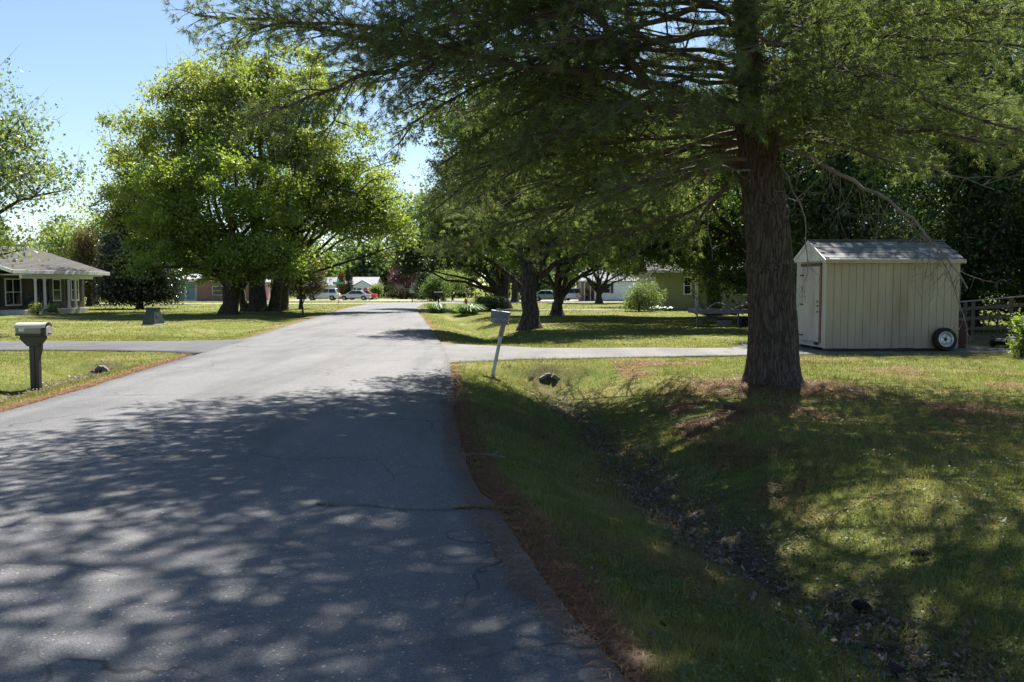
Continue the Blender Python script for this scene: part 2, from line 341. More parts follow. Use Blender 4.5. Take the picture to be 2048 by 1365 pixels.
# ------------------------------------------------------------------ terrain, road, drives
_r = np.array([(3.0, .62), (3.74, .474), (4.5, .28), (5.32, .11), (7.1, -.24), (9.06, -.54), (12, -.80), (15, -1.0), (19, -1.35), (23.3, -1.8), (33, -3.0), (44, -4.4), (55, -5.9), (70, -7.6), (100, -10)])
_l = np.array([(0, -6.2), (3, -6.3), (11.6, -6.85), (14.3, -7.05), (21.6, -7.87), (38.5, -9.8), (53, -11.3), (67, -12.9), (100, -16)])
def XR(y): return np.interp(y, _r[:, 0], _r[:, 1])
def XL(y): return np.interp(y, _l[:, 0], _l[:, 1])
XR0 = lambda y: np.where(np.asarray(y) < 3, .62 + (3-np.asarray(y))*.15, XR(y))
def rd_near(x): return np.interp(x, [-2, -1.2, .2, 6, 9, 14], [19.0, 19.4, 20.1, 21.5, 21.9, 22.4])
def rd_far(x): return np.interp(x, [-2.6, -1.6, .8, 6, 7, 8, 14], [27.0, 25.6, 24.0, 24.0, 26.0, 27.5, 27.5])
def ld_near(x): return np.interp(x, [-60, -11, -8.6, -7.5], [23.2, 23.0, 22.4, 21.0])
def ld_far(x): return np.interp(x, [-60, -11, -9, -8], [27.2, 26.9, 27.4, 29.0])
PINE = G(1547, 778)
CROSS = np.array([(-170, 88), (-60, 92), (-20, 95), (0, 102), (30, 118), (80, 132), (200, 150)], float)
def cross_d(x, y): return np.abs(np.asarray(y) - np.interp(x, CROSS[:, 0], CROSS[:, 1]))
def paved(x, y, pad=0.):
    x, y = np.asarray(x, float), np.asarray(y, float)
    a = (x < XR0(y)+pad) & (x > XL(y)-pad) & (y < 97)
    b = (x > XR0(y)-.5) & (x < 13.6+pad) & (y > rd_near(x)-pad) & (y < rd_far(x)+pad)
    c = (x < XL(y)+.5) & (x > -60) & (y > ld_near(x)-pad) & (y < ld_far(x)+pad)
    d = cross_d(x, y) < 3.6+pad
    return a | b | c | d
def ditch(x, y):
    x, y = np.asarray(x, float), np.asarray(y, float)
    o = x - XR0(y); bo = np.interp(y, [0, 5, 13, 19], [2.0, 1.93, 2.0, 2.15])
    act = (1 - sstep(y, 18.3, 19.1)) * np.interp(y, [2, 6], [.8, 1]) + sstep(y, 25.5, 27.5)*(1 - sstep(y, 50, 57))*.8
    q = np.where(o < bo, o/bo, 1 - (o-bo)/2.1); zr = -.50*act*(.45*sstep(q, 0, 1.) + .55*np.clip(q, 0, 1)**1.5)*(o > 0)*(o < bo+2.1)
    o = XL(y) - x; act = (1 - sstep(y, 19.2, 20.2)) + sstep(y, 28.5, 31)*(1-sstep(y, 50, 60))*.7
    q = np.where(o < 1.6, (o-.35)/1.25, 1-(o-1.6)/2.2); zl = -.26*act*sstep(q, 0, 1)*(o > .35)*(o < 3.8)
    return zr + zl
def terr(x, y):
    x, y = np.asarray(x, float), np.asarray(y, float)
    o = np.maximum(x - XR0(y), XL(y) - x); w = sstep(o, 1., 4.) * (1 - sstep(y, 120, 160)*0)
    nz = (fbm(x*.35, y*.35, 0, 3)-.5)*.10*w*(1-sstep(np.abs(y-23.5), 2.6, 1.6)) + (fbm(x*1.7, y*1.7, 0, 9)-.5)*.03*sstep(o, .1, .6)
    md = .13*np.exp(-((x-PINE.x)**2 + (y-PINE.y)**2)/1.3)
    return slope(y) + ditch(x, y) + nz + md
def lawn(x, y):
    """ground surface: terrain, pressed down under the pavings"""
    p = paved(x, y, .02)
    return np.where(p, slope(y) - .05, terr(x, y) - .004)
def Gz(px, py):
    g = G(px, py)
    for _ in range(6): g = G(px, py, float(terr(g.x, g.y)))
    return g
def onlawn(x, y): return Vector((x, y, float(terr(x, y))))

xs = np.concatenate([[-900, -500, -300, -200, -150, -120], np.arange(-100, -40, 3), np.arange(-40, -15, .8), np.arange(-15, -5.5, .3), np.arange(-5.5, -1.6, .5), np.arange(-1.6, 9, .14), np.arange(9, 16, .25), np.arange(16, 40, .9), np.arange(40, 101, 4), [120, 150, 200, 300, 500, 900]])
ys = np.concatenate([[-60, -30, -15, -8, -4, -1], np.arange(0, 2.5, .25), np.arange(2.5, 12, .12), np.arange(12, 30, .2), np.arange(30, 62, .5), np.arange(62, 150, 1.5), [155, 165, 180, 200, 220, 260, 350, 500, 800, 1500]])
X, Y = np.meshgrid(xs, ys); Z = lawn(X, Y)
nx, ny = len(xs), len(ys)
i = (np.arange(ny-1)[:, None]*nx + np.arange(nx-1)[None]).ravel()
Fg = np.stack([i, i+1, i+nx+1, i+nx], 1)
def straw_mask(x, y):
    x, y = np.asarray(x, float), np.asarray(y, float)
    n = fbm(x*.8, y*.8, 0, 21); n2 = fbm(x*3.1, y*3.1, 0, 31)
    o = x - XR0(y); w = np.interp(y, [3, 6, 8, 13, 18, 30], [.18, .30, .26, .2, .15, .2])
    a = (1 - sstep(o, w*.45, w*(.9+.9*n)))*(o > -.4)*sstep(n2, .18, .42)
    ol = XL(y) - x; wl_ = .18 + .26*n; b = (1 - sstep(ol, wl_*.5, wl_*1.25))*(ol > -.4)*.95*(y < 90)
    dp = np.hypot(x - PINE.x, (y - PINE.y)); c = (1 - sstep(dp, .8, 1.9+1.0*n))*.95
    d = .85*sstep(n, .5, .66)*(1 - sstep(dp, 2.5, 9))*(x > 2.2)
    e = .18*sstep(fbm(x*.5, y*.5, 0, 77), .56, .74)*(o > 0)*(o < 1.6)*(y < 20)
    return np.clip(np.maximum.reduce([a, b, c, d, e]), 0, 1)
def dirt_mask(x, y):
    x, y = np.asarray(x, float), np.asarray(y, float); o = x - XR0(y); bo = 2.05
    n = fbm(x*1.3, y*1.3, 0, 41)
    a = np.exp(-((o-bo+(n-.5)*.7)/.42)**2)*(y < 19)*np.interp(y, [3, 8, 14, 19], [.85, .78, .7, .45])
    ol = XL(y) - x; b = np.exp(-((ol-1.6)/.28)**2)*.7*(y > 14)*(y < 20)
    return np.clip(np.maximum(a, b)*sstep(n, .2, .5)*1.25, 0, 1)
me = np_mesh('ground', np.stack([X, Y, Z], -1).reshape(-1, 3), Fg, {'straw': straw_mask(X, Y).ravel(), 'dirt': dirt_mask(X, Y).ravel()}, smooth=True)
tag(link('ground', me, M['ground']), 'patchy green and straw lawn ground with ditches beside the road', 'ground', kind='structure')

def strip(name, ya, left, right, z, mat, label, nu=14, wob=0., seed=0):
    """sheet between two edge functions of y, with a skirt"""
    t = np.linspace(-.0, 1, nu); xl, xr = left(ya), right(ya)
    xl = xl + wob*(fbm(ya*1.5, 0*ya, 0, seed, 4)-.5)*2; xr = xr + wob*(fbm(ya*1.5, 0*ya+9, 0, seed+5, 4)-.5)*2
    Xs = xl[:, None]*(1-t) + xr[:, None]*t; Ys = np.repeat(ya[:, None], nu, 1); Zs = z(Xs, Ys)
    Xs = np.concatenate([xl[:, None], Xs, xr[:, None]], 1); Ys = np.concatenate([ya[:, None], Ys, ya[:, None]], 1); Zs = np.concatenate([Zs[:, :1]-.06, Zs, Zs[:, -1:]-.06], 1)
    m, k = Xs.shape; i = (np.arange(m-1)[:, None]*k + np.arange(k-1)[None]).ravel()
    me = np_mesh(name, np.stack([Xs, Ys, Zs], -1).reshape(-1, 3), np.stack([i, i+1, i+k+1, i+k], 1), smooth=False)
    return tag(link(name, me, mat), label, None, kind='structure')
yr = np.concatenate([np.arange(-12, 2, .5), np.arange(2, 26, .08), np.arange(26, 97, .6)])
crown = lambda x, y: slope(y) + .012 + .035*np.cos(np.clip((x-(XL(y)+XR0(y))/2)/(XR0(y)-XL(y))*PI, -1.5, 1.5))*(1-sstep(y, 70, 90))
road = strip('road', yr, XL, XR0, crown, M['asphalt'], 'worn grey asphalt road bending left', 22, .06, 5)
tag(road, cat='road')
def hstrip(name, xa, near, far, z, mat, label, cat, nu=8, wob=0.):
    t = np.linspace(0, 1, nu); a, b = near(xa), far(xa)
    a = a + wob*(fbm(xa*1.3, 0*xa, 0, 71, 3)-.5)*2; b = b + wob*(fbm(xa*1.3, 0*xa, 0, 72, 3)-.5)*2
    Ys = a[:, None]*(1-t) + b[:, None]*t; Xs = np.repeat(xa[:, None], nu, 1); Zs = z(Xs, Ys)
    Xs = np.concatenate([xa[:, None], Xs, xa[:, None]], 1); Ys = np.concatenate([a[:, None], Ys, b[:, None]], 1); Zs = np.concatenate([Zs[:, :1]-.06, Zs, Zs[:, -1:]-.06], 1)
    m, k = Xs.shape; i = (np.arange(m-1)[:, None]*k + np.arange(k-1)[None]).ravel()
    me = np_mesh(name, np.stack([Xs, Ys, Zs], -1).reshape(-1, 3), np.stack([i+k, i+k+1, i+1, i], 1))
    return tag(link(name, me, mat), label, cat, kind='structure')
flat = lambda h: (lambda x, y: slope(y) + h)
hstrip('driveway', np.arange(-2.4, 13.6, .2), rd_near, rd_far, flat(.004), M['asphalt_old'], 'pale asphalt driveway leading right to the shed', 'driveway', wob=.12)
hstrip('driveway', np.arange(-60, -7.6, .4), ld_near, ld_far, flat(.004), M['asphalt_new'], 'dark smooth asphalt driveway crossing the lawn at left', 'driveway', wob=.08)
cx = np.concatenate([np.arange(-170, -30, 5.), np.arange(-30, 60, 1.), np.arange(60, 200, 5)])
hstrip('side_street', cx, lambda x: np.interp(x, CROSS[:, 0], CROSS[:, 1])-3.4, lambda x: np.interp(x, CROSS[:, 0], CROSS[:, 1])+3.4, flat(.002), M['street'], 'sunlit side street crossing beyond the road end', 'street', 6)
hstrip('parking_pad', np.arange(-40, -6, 1.), lambda x: 122+0*x, lambda x: 133+0*x, flat(.012), M['concrete'], 'pale concrete parking pad under the far white and silver cars', 'parking pad', 4)
hstrip('parking_pad', np.arange(-2, 16, 1.), lambda x: 113+.2*x, lambda x: 124+.2*x, flat(.012), M['concrete'], 'pale concrete drive under the two cars by the far white house', 'parking pad', 4)
hstrip('driveway', np.arange(-6.6, 10, .3), lambda x: 60.0+.12*x, lambda x: 64.5+.12*x, flat(.02), M['asphalt_old'], 'narrow pale drive beside the hydrant and daylilies', 'driveway', 4)
# cracks across the road (children of the road), a dark seam with a ragged outline
M['crack'] = pmat('crack_fill', (.06, .055, .04), (.035, .032, .025), 20, 1.)
cracks = [(13.35, -6.9, -.9, .018, 3, .10), (6.55, -1.5, .05, .016, 11, .25), (24.2, -7.9, -1.9, .035, 5, .25), (9.6, -6.0, -3.2, .012, 17, .9), (33, -9, -3, .04, 8, .5), (5.4, -5.2, -2.0, .008, 23, .8), (17.6, -7.2, -1.2, .016, 29, .4)]
def crack_y(c, x): return c[0] + (fbm(x*.9, 0*x, 0, c[4])-.5)*c[5]*2 + (fbm(x*6, 0*x, 0, c[4]+3)-.5)*.06
for c in cracks:
    xa = np.arange(c[1], c[2], .05); yc = crack_y(c, xa); w = c[3]*(.15 + 1.2*fbm(xa*3, 0*xa, 0, c[4]+7))*np.clip((xa-c[1])*3, .1, 1)
    V = np.concatenate([np.stack([xa, yc-w/2, crown(xa, yc)+.005], 1), np.stack([xa, yc+w/2, crown(xa, yc)+.005], 1)])
    k = len(xa); i = np.arange(k-1); me = np_mesh('crack', V, np.stack([i, i+1, i+k+1, i+k], 1)); link('crack', me, M['crack'], road)

# ------------------------------------------------------------------ grass blades, straw, litter
def scatter(n, x0, x1, y0, y1, power=1.):
    """random lawn points whose density falls with distance"""
    u = rng.random(n); y = y0*(y1/y0)**u if power else y0 + (y1-y0)*u
    return x0 + (x1-x0)*rng.random(n), y
def in_view(x, y, m=.06): return np.abs(x)/np.maximum(y, .1) < .5875 + m
def blades(x, y, h, w, lean=.5):
    n = len(x); z = lawn(x, y); a = rng.random(n)*2*PI; b = rng.random(n)*2*PI; l = np.abs(rng.normal(0, lean, n))*h
    base = np.stack([x, y, z-.01], 1); s = np.stack([np.cos(a), np.sin(a), 0*a], 1)*(w/2)[:, None]
    tip = base + np.stack([np.cos(b)*l, np.sin(b)*l, h], 1)
    return np.stack([base-s, base+s, tip], 1).reshape(-1, 3)
def grass_zone(n, x0, x1, y0, y1, h0, w0):
    x, y = scatter(n, x0, x1, y0, y1); x = x*1.
    k = in_view(x, y) & ~paved(x, y, -.03); x, y = x[k], y[k]
    s, d = straw_mask(x, y), dirt_mask(x, y); nn = fbm(x*.9, y*.9, 0, 55)
    k = rng.random(len(x)) > np.clip(s*.93 + d*.85, 0, .97); x, y, nn = x[k], y[k], nn[k]
    tall = .55 + .9*nn + .5*(fbm(x*4, y*4, 0, 58) > .62)
    h = h0*tall*rng.uniform(.5, 1.25, len(x)); w = w0*rng.uniform(.7, 1.3, len(x))
    dry = sstep(fbm(x*.35, y*.35, 0, 3), .45, .7)
    t = np.clip(rng.normal(.38, .2, len(x)) + .9*(fbm(x*1.4, y*1.4, 0, 43)-.5) + .45*dry*(rng.random(len(x)) < .7), 0, 1)
    return blades(x, y, h, w), np.repeat(t, 3)
zones = [(230000, -1.5, 8.5, 3.2, 12, .055, .0055), (170000, -1.6, 16, 9, 26, .06, .009), (120000, -16, -6.5, 9, 30, .055, .010),
         (85000, -26, 32, 24, 62, .05, .030), (30000, -60, 60, 55, 120, .06, .10)]
Vs, Ts = zip(*[grass_zone(*z) for z in zones]); V = np.concatenate(Vs); T = np.concatenate(Ts)
me = np_mesh('grass', V, np.arange(len(V)).reshape(-1, 3), {'tint': T})
tag(link('grass', me, M['grass']), 'mown patchy grass blades covering both roadside lawns', 'grass', kind='stuff')
# taller weed tufts and dry stalks
tx, ty = scatter(3200, -1.2, 13, 3.3, 22); k = in_view(tx, ty) & ~paved(tx, ty, .12) & (fbm(tx*.6, ty*.6, 0, 66) > .44); tx, ty = tx[k], ty[k]; ix = np.repeat(np.arange(len(tx)), 14)
x = tx[ix]+rng.normal(0, .035, len(ix)); y = ty[ix]+rng.normal(0, .035, len(ix)); h = rng.uniform(.05, .15, len(tx))[ix]*rng.uniform(.5, 1.1, len(ix))
V = blades(x, y, h, np.full(len(x), .007), .7); me = np_mesh('weeds', V, np.arange(len(V)).reshape(-1, 3), {'tint': np.repeat(np.clip(rng.random(len(tx))[ix]**1.5+rng.normal(0, .08, len(ix)), 0, 1), 3)})
tag(link('weeds', me, M['grass']), 'taller weed tufts and dry stalks sticking out of the near lawn', 'weeds', kind='stuff')
# broad clover-like weeds in the near lawn
x, y = scatter(60000, -1., 9.5, 3.3, 15); k = in_view(x, y) & ~paved(x, y, .1) & (fbm(x*.8, y*.8, 0, 91) > .52); x, y = x[k], y[k]
def flat_leaves(x, y, z, L, W, tilt=.5, kite=.5):
    n = len(x); nrm = np.stack([rng.normal(0, tilt, n), rng.normal(0, tilt, n), np.ones(n)], 1); nrm /= np.linalg.norm(nrm, axis=1)[:, None]
    t = np.cross(nrm, rng.normal(0, 1, (n, 3))); t /= np.linalg.norm(t, axis=1)[:, None]; b = np.cross(nrm, t)
    p = np.stack([x, y, z], 1); L, W = L[:, None], W[:, None]
    return np.stack([p, p+t*L*kite+b*W/2, p+t*L, p+t*L*kite-b*W/2], 1).reshape(-1, 3)
L_ = rng.uniform(.012, .03, len(x)); V = flat_leaves(x, y, lawn(x, y)+rng.uniform(.01, .045, len(x)), L_, L_*.9, .6)
me = np_mesh('clover', V, np.arange(len(V)).reshape(-1, 4), {'tint': np.repeat(rng.random(len(x))*.6, 4)})
tag(link('clover', me, leaf_mat('clover_leaves', (.05, .095, .025), (.15, .20, .07), .35, 1.6, .02)), 'small broad clover leaves scattered through the near lawn', 'clover', kind='stuff')
# pine straw
def straw_pts(n, x0, x1, y0, y1):
    x, y = scatter(n, x0, x1, y0, y1); s = straw_mask(x, y); o = x - XR0(y); spill = (o > -.10-.25*fbm(x*2, y*2, 0, 5)**2) & (o < 0) & (rng.random(n) < .22)
    k = in_view(x, y) & ((rng.random(n) < s*(~paved(x, y))) | spill*(x > -2)); return x[k], y[k]
xa, ya = zip(*[straw_pts(260000, -1.6, 3.2, 3.1, 13), straw_pts(60000, -2, 9, 11, 20), straw_pts(50000, -9, -6, 9, 24)])
x, y = np.concatenate(xa), np.concatenate(ya); n = len(x); zt = np.where(paved(x, y), slope(y)+.045, lawn(x, y)+.008)+rng.uniform(.0, .03, n)
a = rng.random(n)*2*PI; l = rng.uniform(.06, .14, n)*(1+y/40); w = rng.uniform(.0016, .003, n)*np.maximum(1, y/6)
d = np.stack([np.cos(a)*l, np.sin(a)*l, rng.normal(0, .016, n)], 1); s = np.stack([-np.sin(a)*w, np.cos(a)*w, 0*a], 1); p = np.stack([x, y, zt], 1)
V = np.stack([p-s, p+s, p+d], 1).reshape(-1, 3)
me = np_mesh('pine_straw', V, np.arange(len(V)).reshape(-1, 3), {'tint': np.repeat(rng.random(n), 3)})
tag(link('pine_straw', me, M['straw']), 'orange brown fallen pine needles along the road edges and under the pine', 'pine straw', kind='stuff')
# dead leaves in the ditch
def leaf_pts(n, x0, x1, y0, y1, f):
    x, y = scatter(n, x0, x1, y0, y1); k = in_view(x, y) & ~paved(x, y, .1) & (rng.random(n) < f(x, y)); return x[k], y[k]
pa = [leaf_pts(42000, -.5, 6, 3.2, 17, lambda x, y: dirt_mask(x, y)**1.3), leaf_pts(5000, 0, 12, 3.2, 19, lambda x, y: .10+.5*(fbm(x*.7, y*.7, 0, 61) > .6)),
      leaf_pts(5000, -9.5, -7, 14, 22, lambda x, y: .1+.9*dirt_mask(x, y)), leaf_pts(6000, -1.5, 7, 18.8, 26, lambda x, y: .5*(np.minimum(abs(y-rd_far(x)-.15), abs(y-rd_near(x)+.1)) < .22)+.02),
      leaf_pts(6000, -30, -7, 26.6, 30, lambda x, y: .6*(abs(y-ld_far(x)-.2) < .3)+.03)]
x, y = np.concatenate([q[0] for q in pa]), np.concatenate([q[1] for q in pa]); n = len(x)
L_ = rng.uniform(.02, .06, n); W_ = L_*rng.uniform(.4, .8, n)
V = flat_leaves(x, y, lawn(x, y)+rng.uniform(.006, .035, n), L_, W_, .55).reshape(-1, 4, 3); V[:, 2, 2] += rng.uniform(0, .025, n); V[:, 1, 2] += rng.uniform(0, .015, n)
me = np_mesh('leaf_litter', V.reshape(-1, 3), np.arange(4*n).reshape(-1, 4), {'tint': np.repeat(rng.random(n)**2.2, 4)})
tag(link('leaf_litter', me, M['litter']), 'dry grey brown fallen leaves lying in the ditch bottom', 'leaf litter', kind='stuff')
# tufts growing in the cracks and a green fringe along the near edge
xs_, ys_ = [], []
for c, f in ((cracks[0], .7), (cracks[1], 1.), (cracks[2], .5)):
    n = int(1500*f); xx = rng.uniform(c[1], c[2], n); k = rng.random(n) < np.where(xx > c[2]-.5, 1, .03+.6*(fbm(xx*1.2, 0*xx, 0, c[4]+1) > .56)); xs_.append(xx[k]); ys_.append(crack_y(c, xx[k])+rng.normal(0, .012, k.sum()))
x, y = np.concatenate(xs_), np.concatenate(ys_); n = len(x); h = rng.uniform(.012, .05, n); V = blades(x, y, h, np.full(n, .006), .9); V[:, 2] += np.repeat(crown(x, y)-lawn(x, y)+.005, 3)
me = np_mesh('crack_grass', V, np.arange(len(V)).reshape(-1, 3), {'tint': np.repeat(rng.random(n), 3)})
tag(link('crack_grass', me, M['grass']), 'tiny grass tufts growing out of the road cracks', 'grass', kind='stuff')

# ------------------------------------------------------------------ trees
def unit(a): return a/(np.linalg.norm(a, axis=-1, keepdims=True)+1e-9)
def kites(p, t, nrm, L, W, k=.45):
    b = unit(np.cross(nrm, t)); L, W = L[:, None], W[:, None]
    return np.stack([p, p+t*L*k+b*W/2, p+t*L, p+t*L*k-b*W/2], 1).reshape(-1, 3)
def tris(p, t, nrm, L, W):
    b = unit(np.cross(nrm, t)); L, W = L[:, None]*.93, W[:, None]*1.08
    return np.stack([p-b*W/2, p+t*L*.12+b*W/2, p+t*L], 1).reshape(-1, 3)
def bez(a, b, c, n): t = np.linspace(0, 1, n)[:, None]; return (1-t)**2*a + 2*t*(1-t)*b + t*t*c
def crown_data(lobes, ncl, nleaf, size, g, sig=(.6, .6, .42), lw=.65, up=.6, shell=.42, along=0., zmin=None, rag=.36):
    """cluster centres in a union of lobes, and leaf kites round them"""
    lb = np.array(lobes, float); wt = (lb[:, 3]*lb[:, 4]*lb[:, 5])**.66; pick = g.choice(len(lb), ncl, p=wt/wt.sum())
    d = unit(g.normal(0, 1, (ncl, 3))); r = g.random(ncl)**shell
    r = r*(1-rag/2+rag*vnoise(d[:, 0]*2.6+pick*7, d[:, 1]*2.6, d[:, 2]*2.6, 13))
    c = lb[pick, :3] + d*r[:, None]*lb[pick, 3:]
    if zmin is not None: c[:, 2] = np.where(c[:, 2] < zmin, zmin + g.random(ncl)*.5, c[:, 2])
    cs = g.uniform(.5, 1.5, ncl); idx = np.repeat(np.arange(ncl), nleaf); n = len(idx)
    off = np.clip(g.normal(0, 1, (n, 3)), -1.9, 1.9)*np.array(sig)*cs[idx][:, None]; p = c[idx] + off
    out = unit(c - lb[pick, :3])[idx]
    nrm = unit(g.normal(0, 1, (n, 3)) + np.array([0, 0, up])); t = unit(np.cross(nrm, g.normal(0, 1, (n, 3))))
    if along: t = unit(t*(1-along) + along*(out*.6 + np.array([0, 0, .5])))
    L = size*g.uniform(.6, 1.3, n)
    tint = np.clip(g.normal(.45, .22, ncl)[idx] + g.normal(0, .16, n), 0, 1)
    return c, tris(p, t, nrm, L, L*lw), np.repeat(tint, 3)
def make_tree(name, label, cat, loc, trunk_h, tr, lobes, ncl, nleaf, size, leaf, bark, seed, nlimb=11, lean=(0, 0), group=None, sides=10, trunks=None, rz=0., stem='trunk', foliage='crown', limbr=.42, flare=1.45, twigs=0, **kw):
    g = np.random.default_rng(seed); root = empty(name, loc, rz, label, cat, group)
    c, V, T = crown_data(lobes, ncl, nleaf, size, g, **kw)
    me = np_mesh(foliage, V, np.arange(len(V)).reshape(-1, 3), {'tint': T}); link(foliage, me, M[leaf], root)
    A = Acc(); tops = []
    for (ox, oy, r0, h0, lx, ly) in (trunks or [(0, 0, tr, trunk_h, lean[0], lean[1])]):
        k = 9; zz = np.array([-.25, 0, .12, .35, .7]+[h0*q for q in (.35, .55, .78, 1.)]); zz = np.sort(zz)
        q = zz/h0; rr = r0*np.interp(zz, [-.25, 0, .12, .35, .7, h0], [flare*1.25, flare*1.12, flare, 1.12+.1*(flare-1), 1., .62])
        path = np.stack([ox+lx*np.maximum(q, 0)**1.2, oy+ly*np.maximum(q, 0)**1.2, zz], 1); path[4:, :2] += g.normal(0, r0*.18, (len(zz)-4, 2))
        A.tube(path, rr, sides); tops.append((path, rr))
    idx = [int(g.integers(len(c)))]
    dmin = np.linalg.norm(c-c[idx[0]], axis=1)
    for _ in range(min(nlimb, len(c))-1): idx.append(int(dmin.argmax())); dmin = np.minimum(dmin, np.linalg.norm(c-c[idx[-1]], axis=1))
    lp = []
    for q in idx:
        path, rr = tops[int(np.argmin([np.linalg.norm(p_[0][-1]-c[q]) for p_ in tops]))]
        j = g.uniform(.62, 1.)*(len(path)-1); j = max(3, min(len(path)-1, j)); s = path[int(j)]
        if c[q][2] < s[2]: s = path[max(3, len(path)//2)]
        tip = c[q]; ln = np.linalg.norm(tip-s); mid = s + (tip-s)*.45 + np.array([0, 0, .16*ln]) + g.normal(0, .06*ln, 3)
        bz = bez(s, mid, tip, 8); bz[1:-1] += g.normal(0, .018*ln, (6, 3)); A.tube(bz, rr[-1]*limbr/.62*np.linspace(1, .14, 8)**1.1+.008, 6); lp.append(bz)
    lp = np.concatenate(lp) if lp else np.zeros((1, 3))
    for q in range(len(c)):
        k = int(np.argmin(np.linalg.norm(lp-c[q], axis=1)-.35*(lp[:, 2] < c[q][2]))); s = lp[k]; ln = np.linalg.norm(c[q]-s)
        if ln < .15: continue
        mid = (s+c[q])/2 + np.array([0, 0, -.06*ln]) + g.normal(0, .08*ln, 3); A.tube(bez(s, mid, c[q], 4), np.array([.034, .024, .016, .008])*max(.5, tr*2), 4)
        for _ in range(twigs):
            e = c[q]+g.normal(0, .75, 3); A.tube(np.stack([c[q], (c[q]+e)/2+g.normal(0, .1, 3), e]), np.array([.01, .007, .003]), 3)
    link(stem, A.mesh(stem, smooth=True), M[bark], root)
    return root

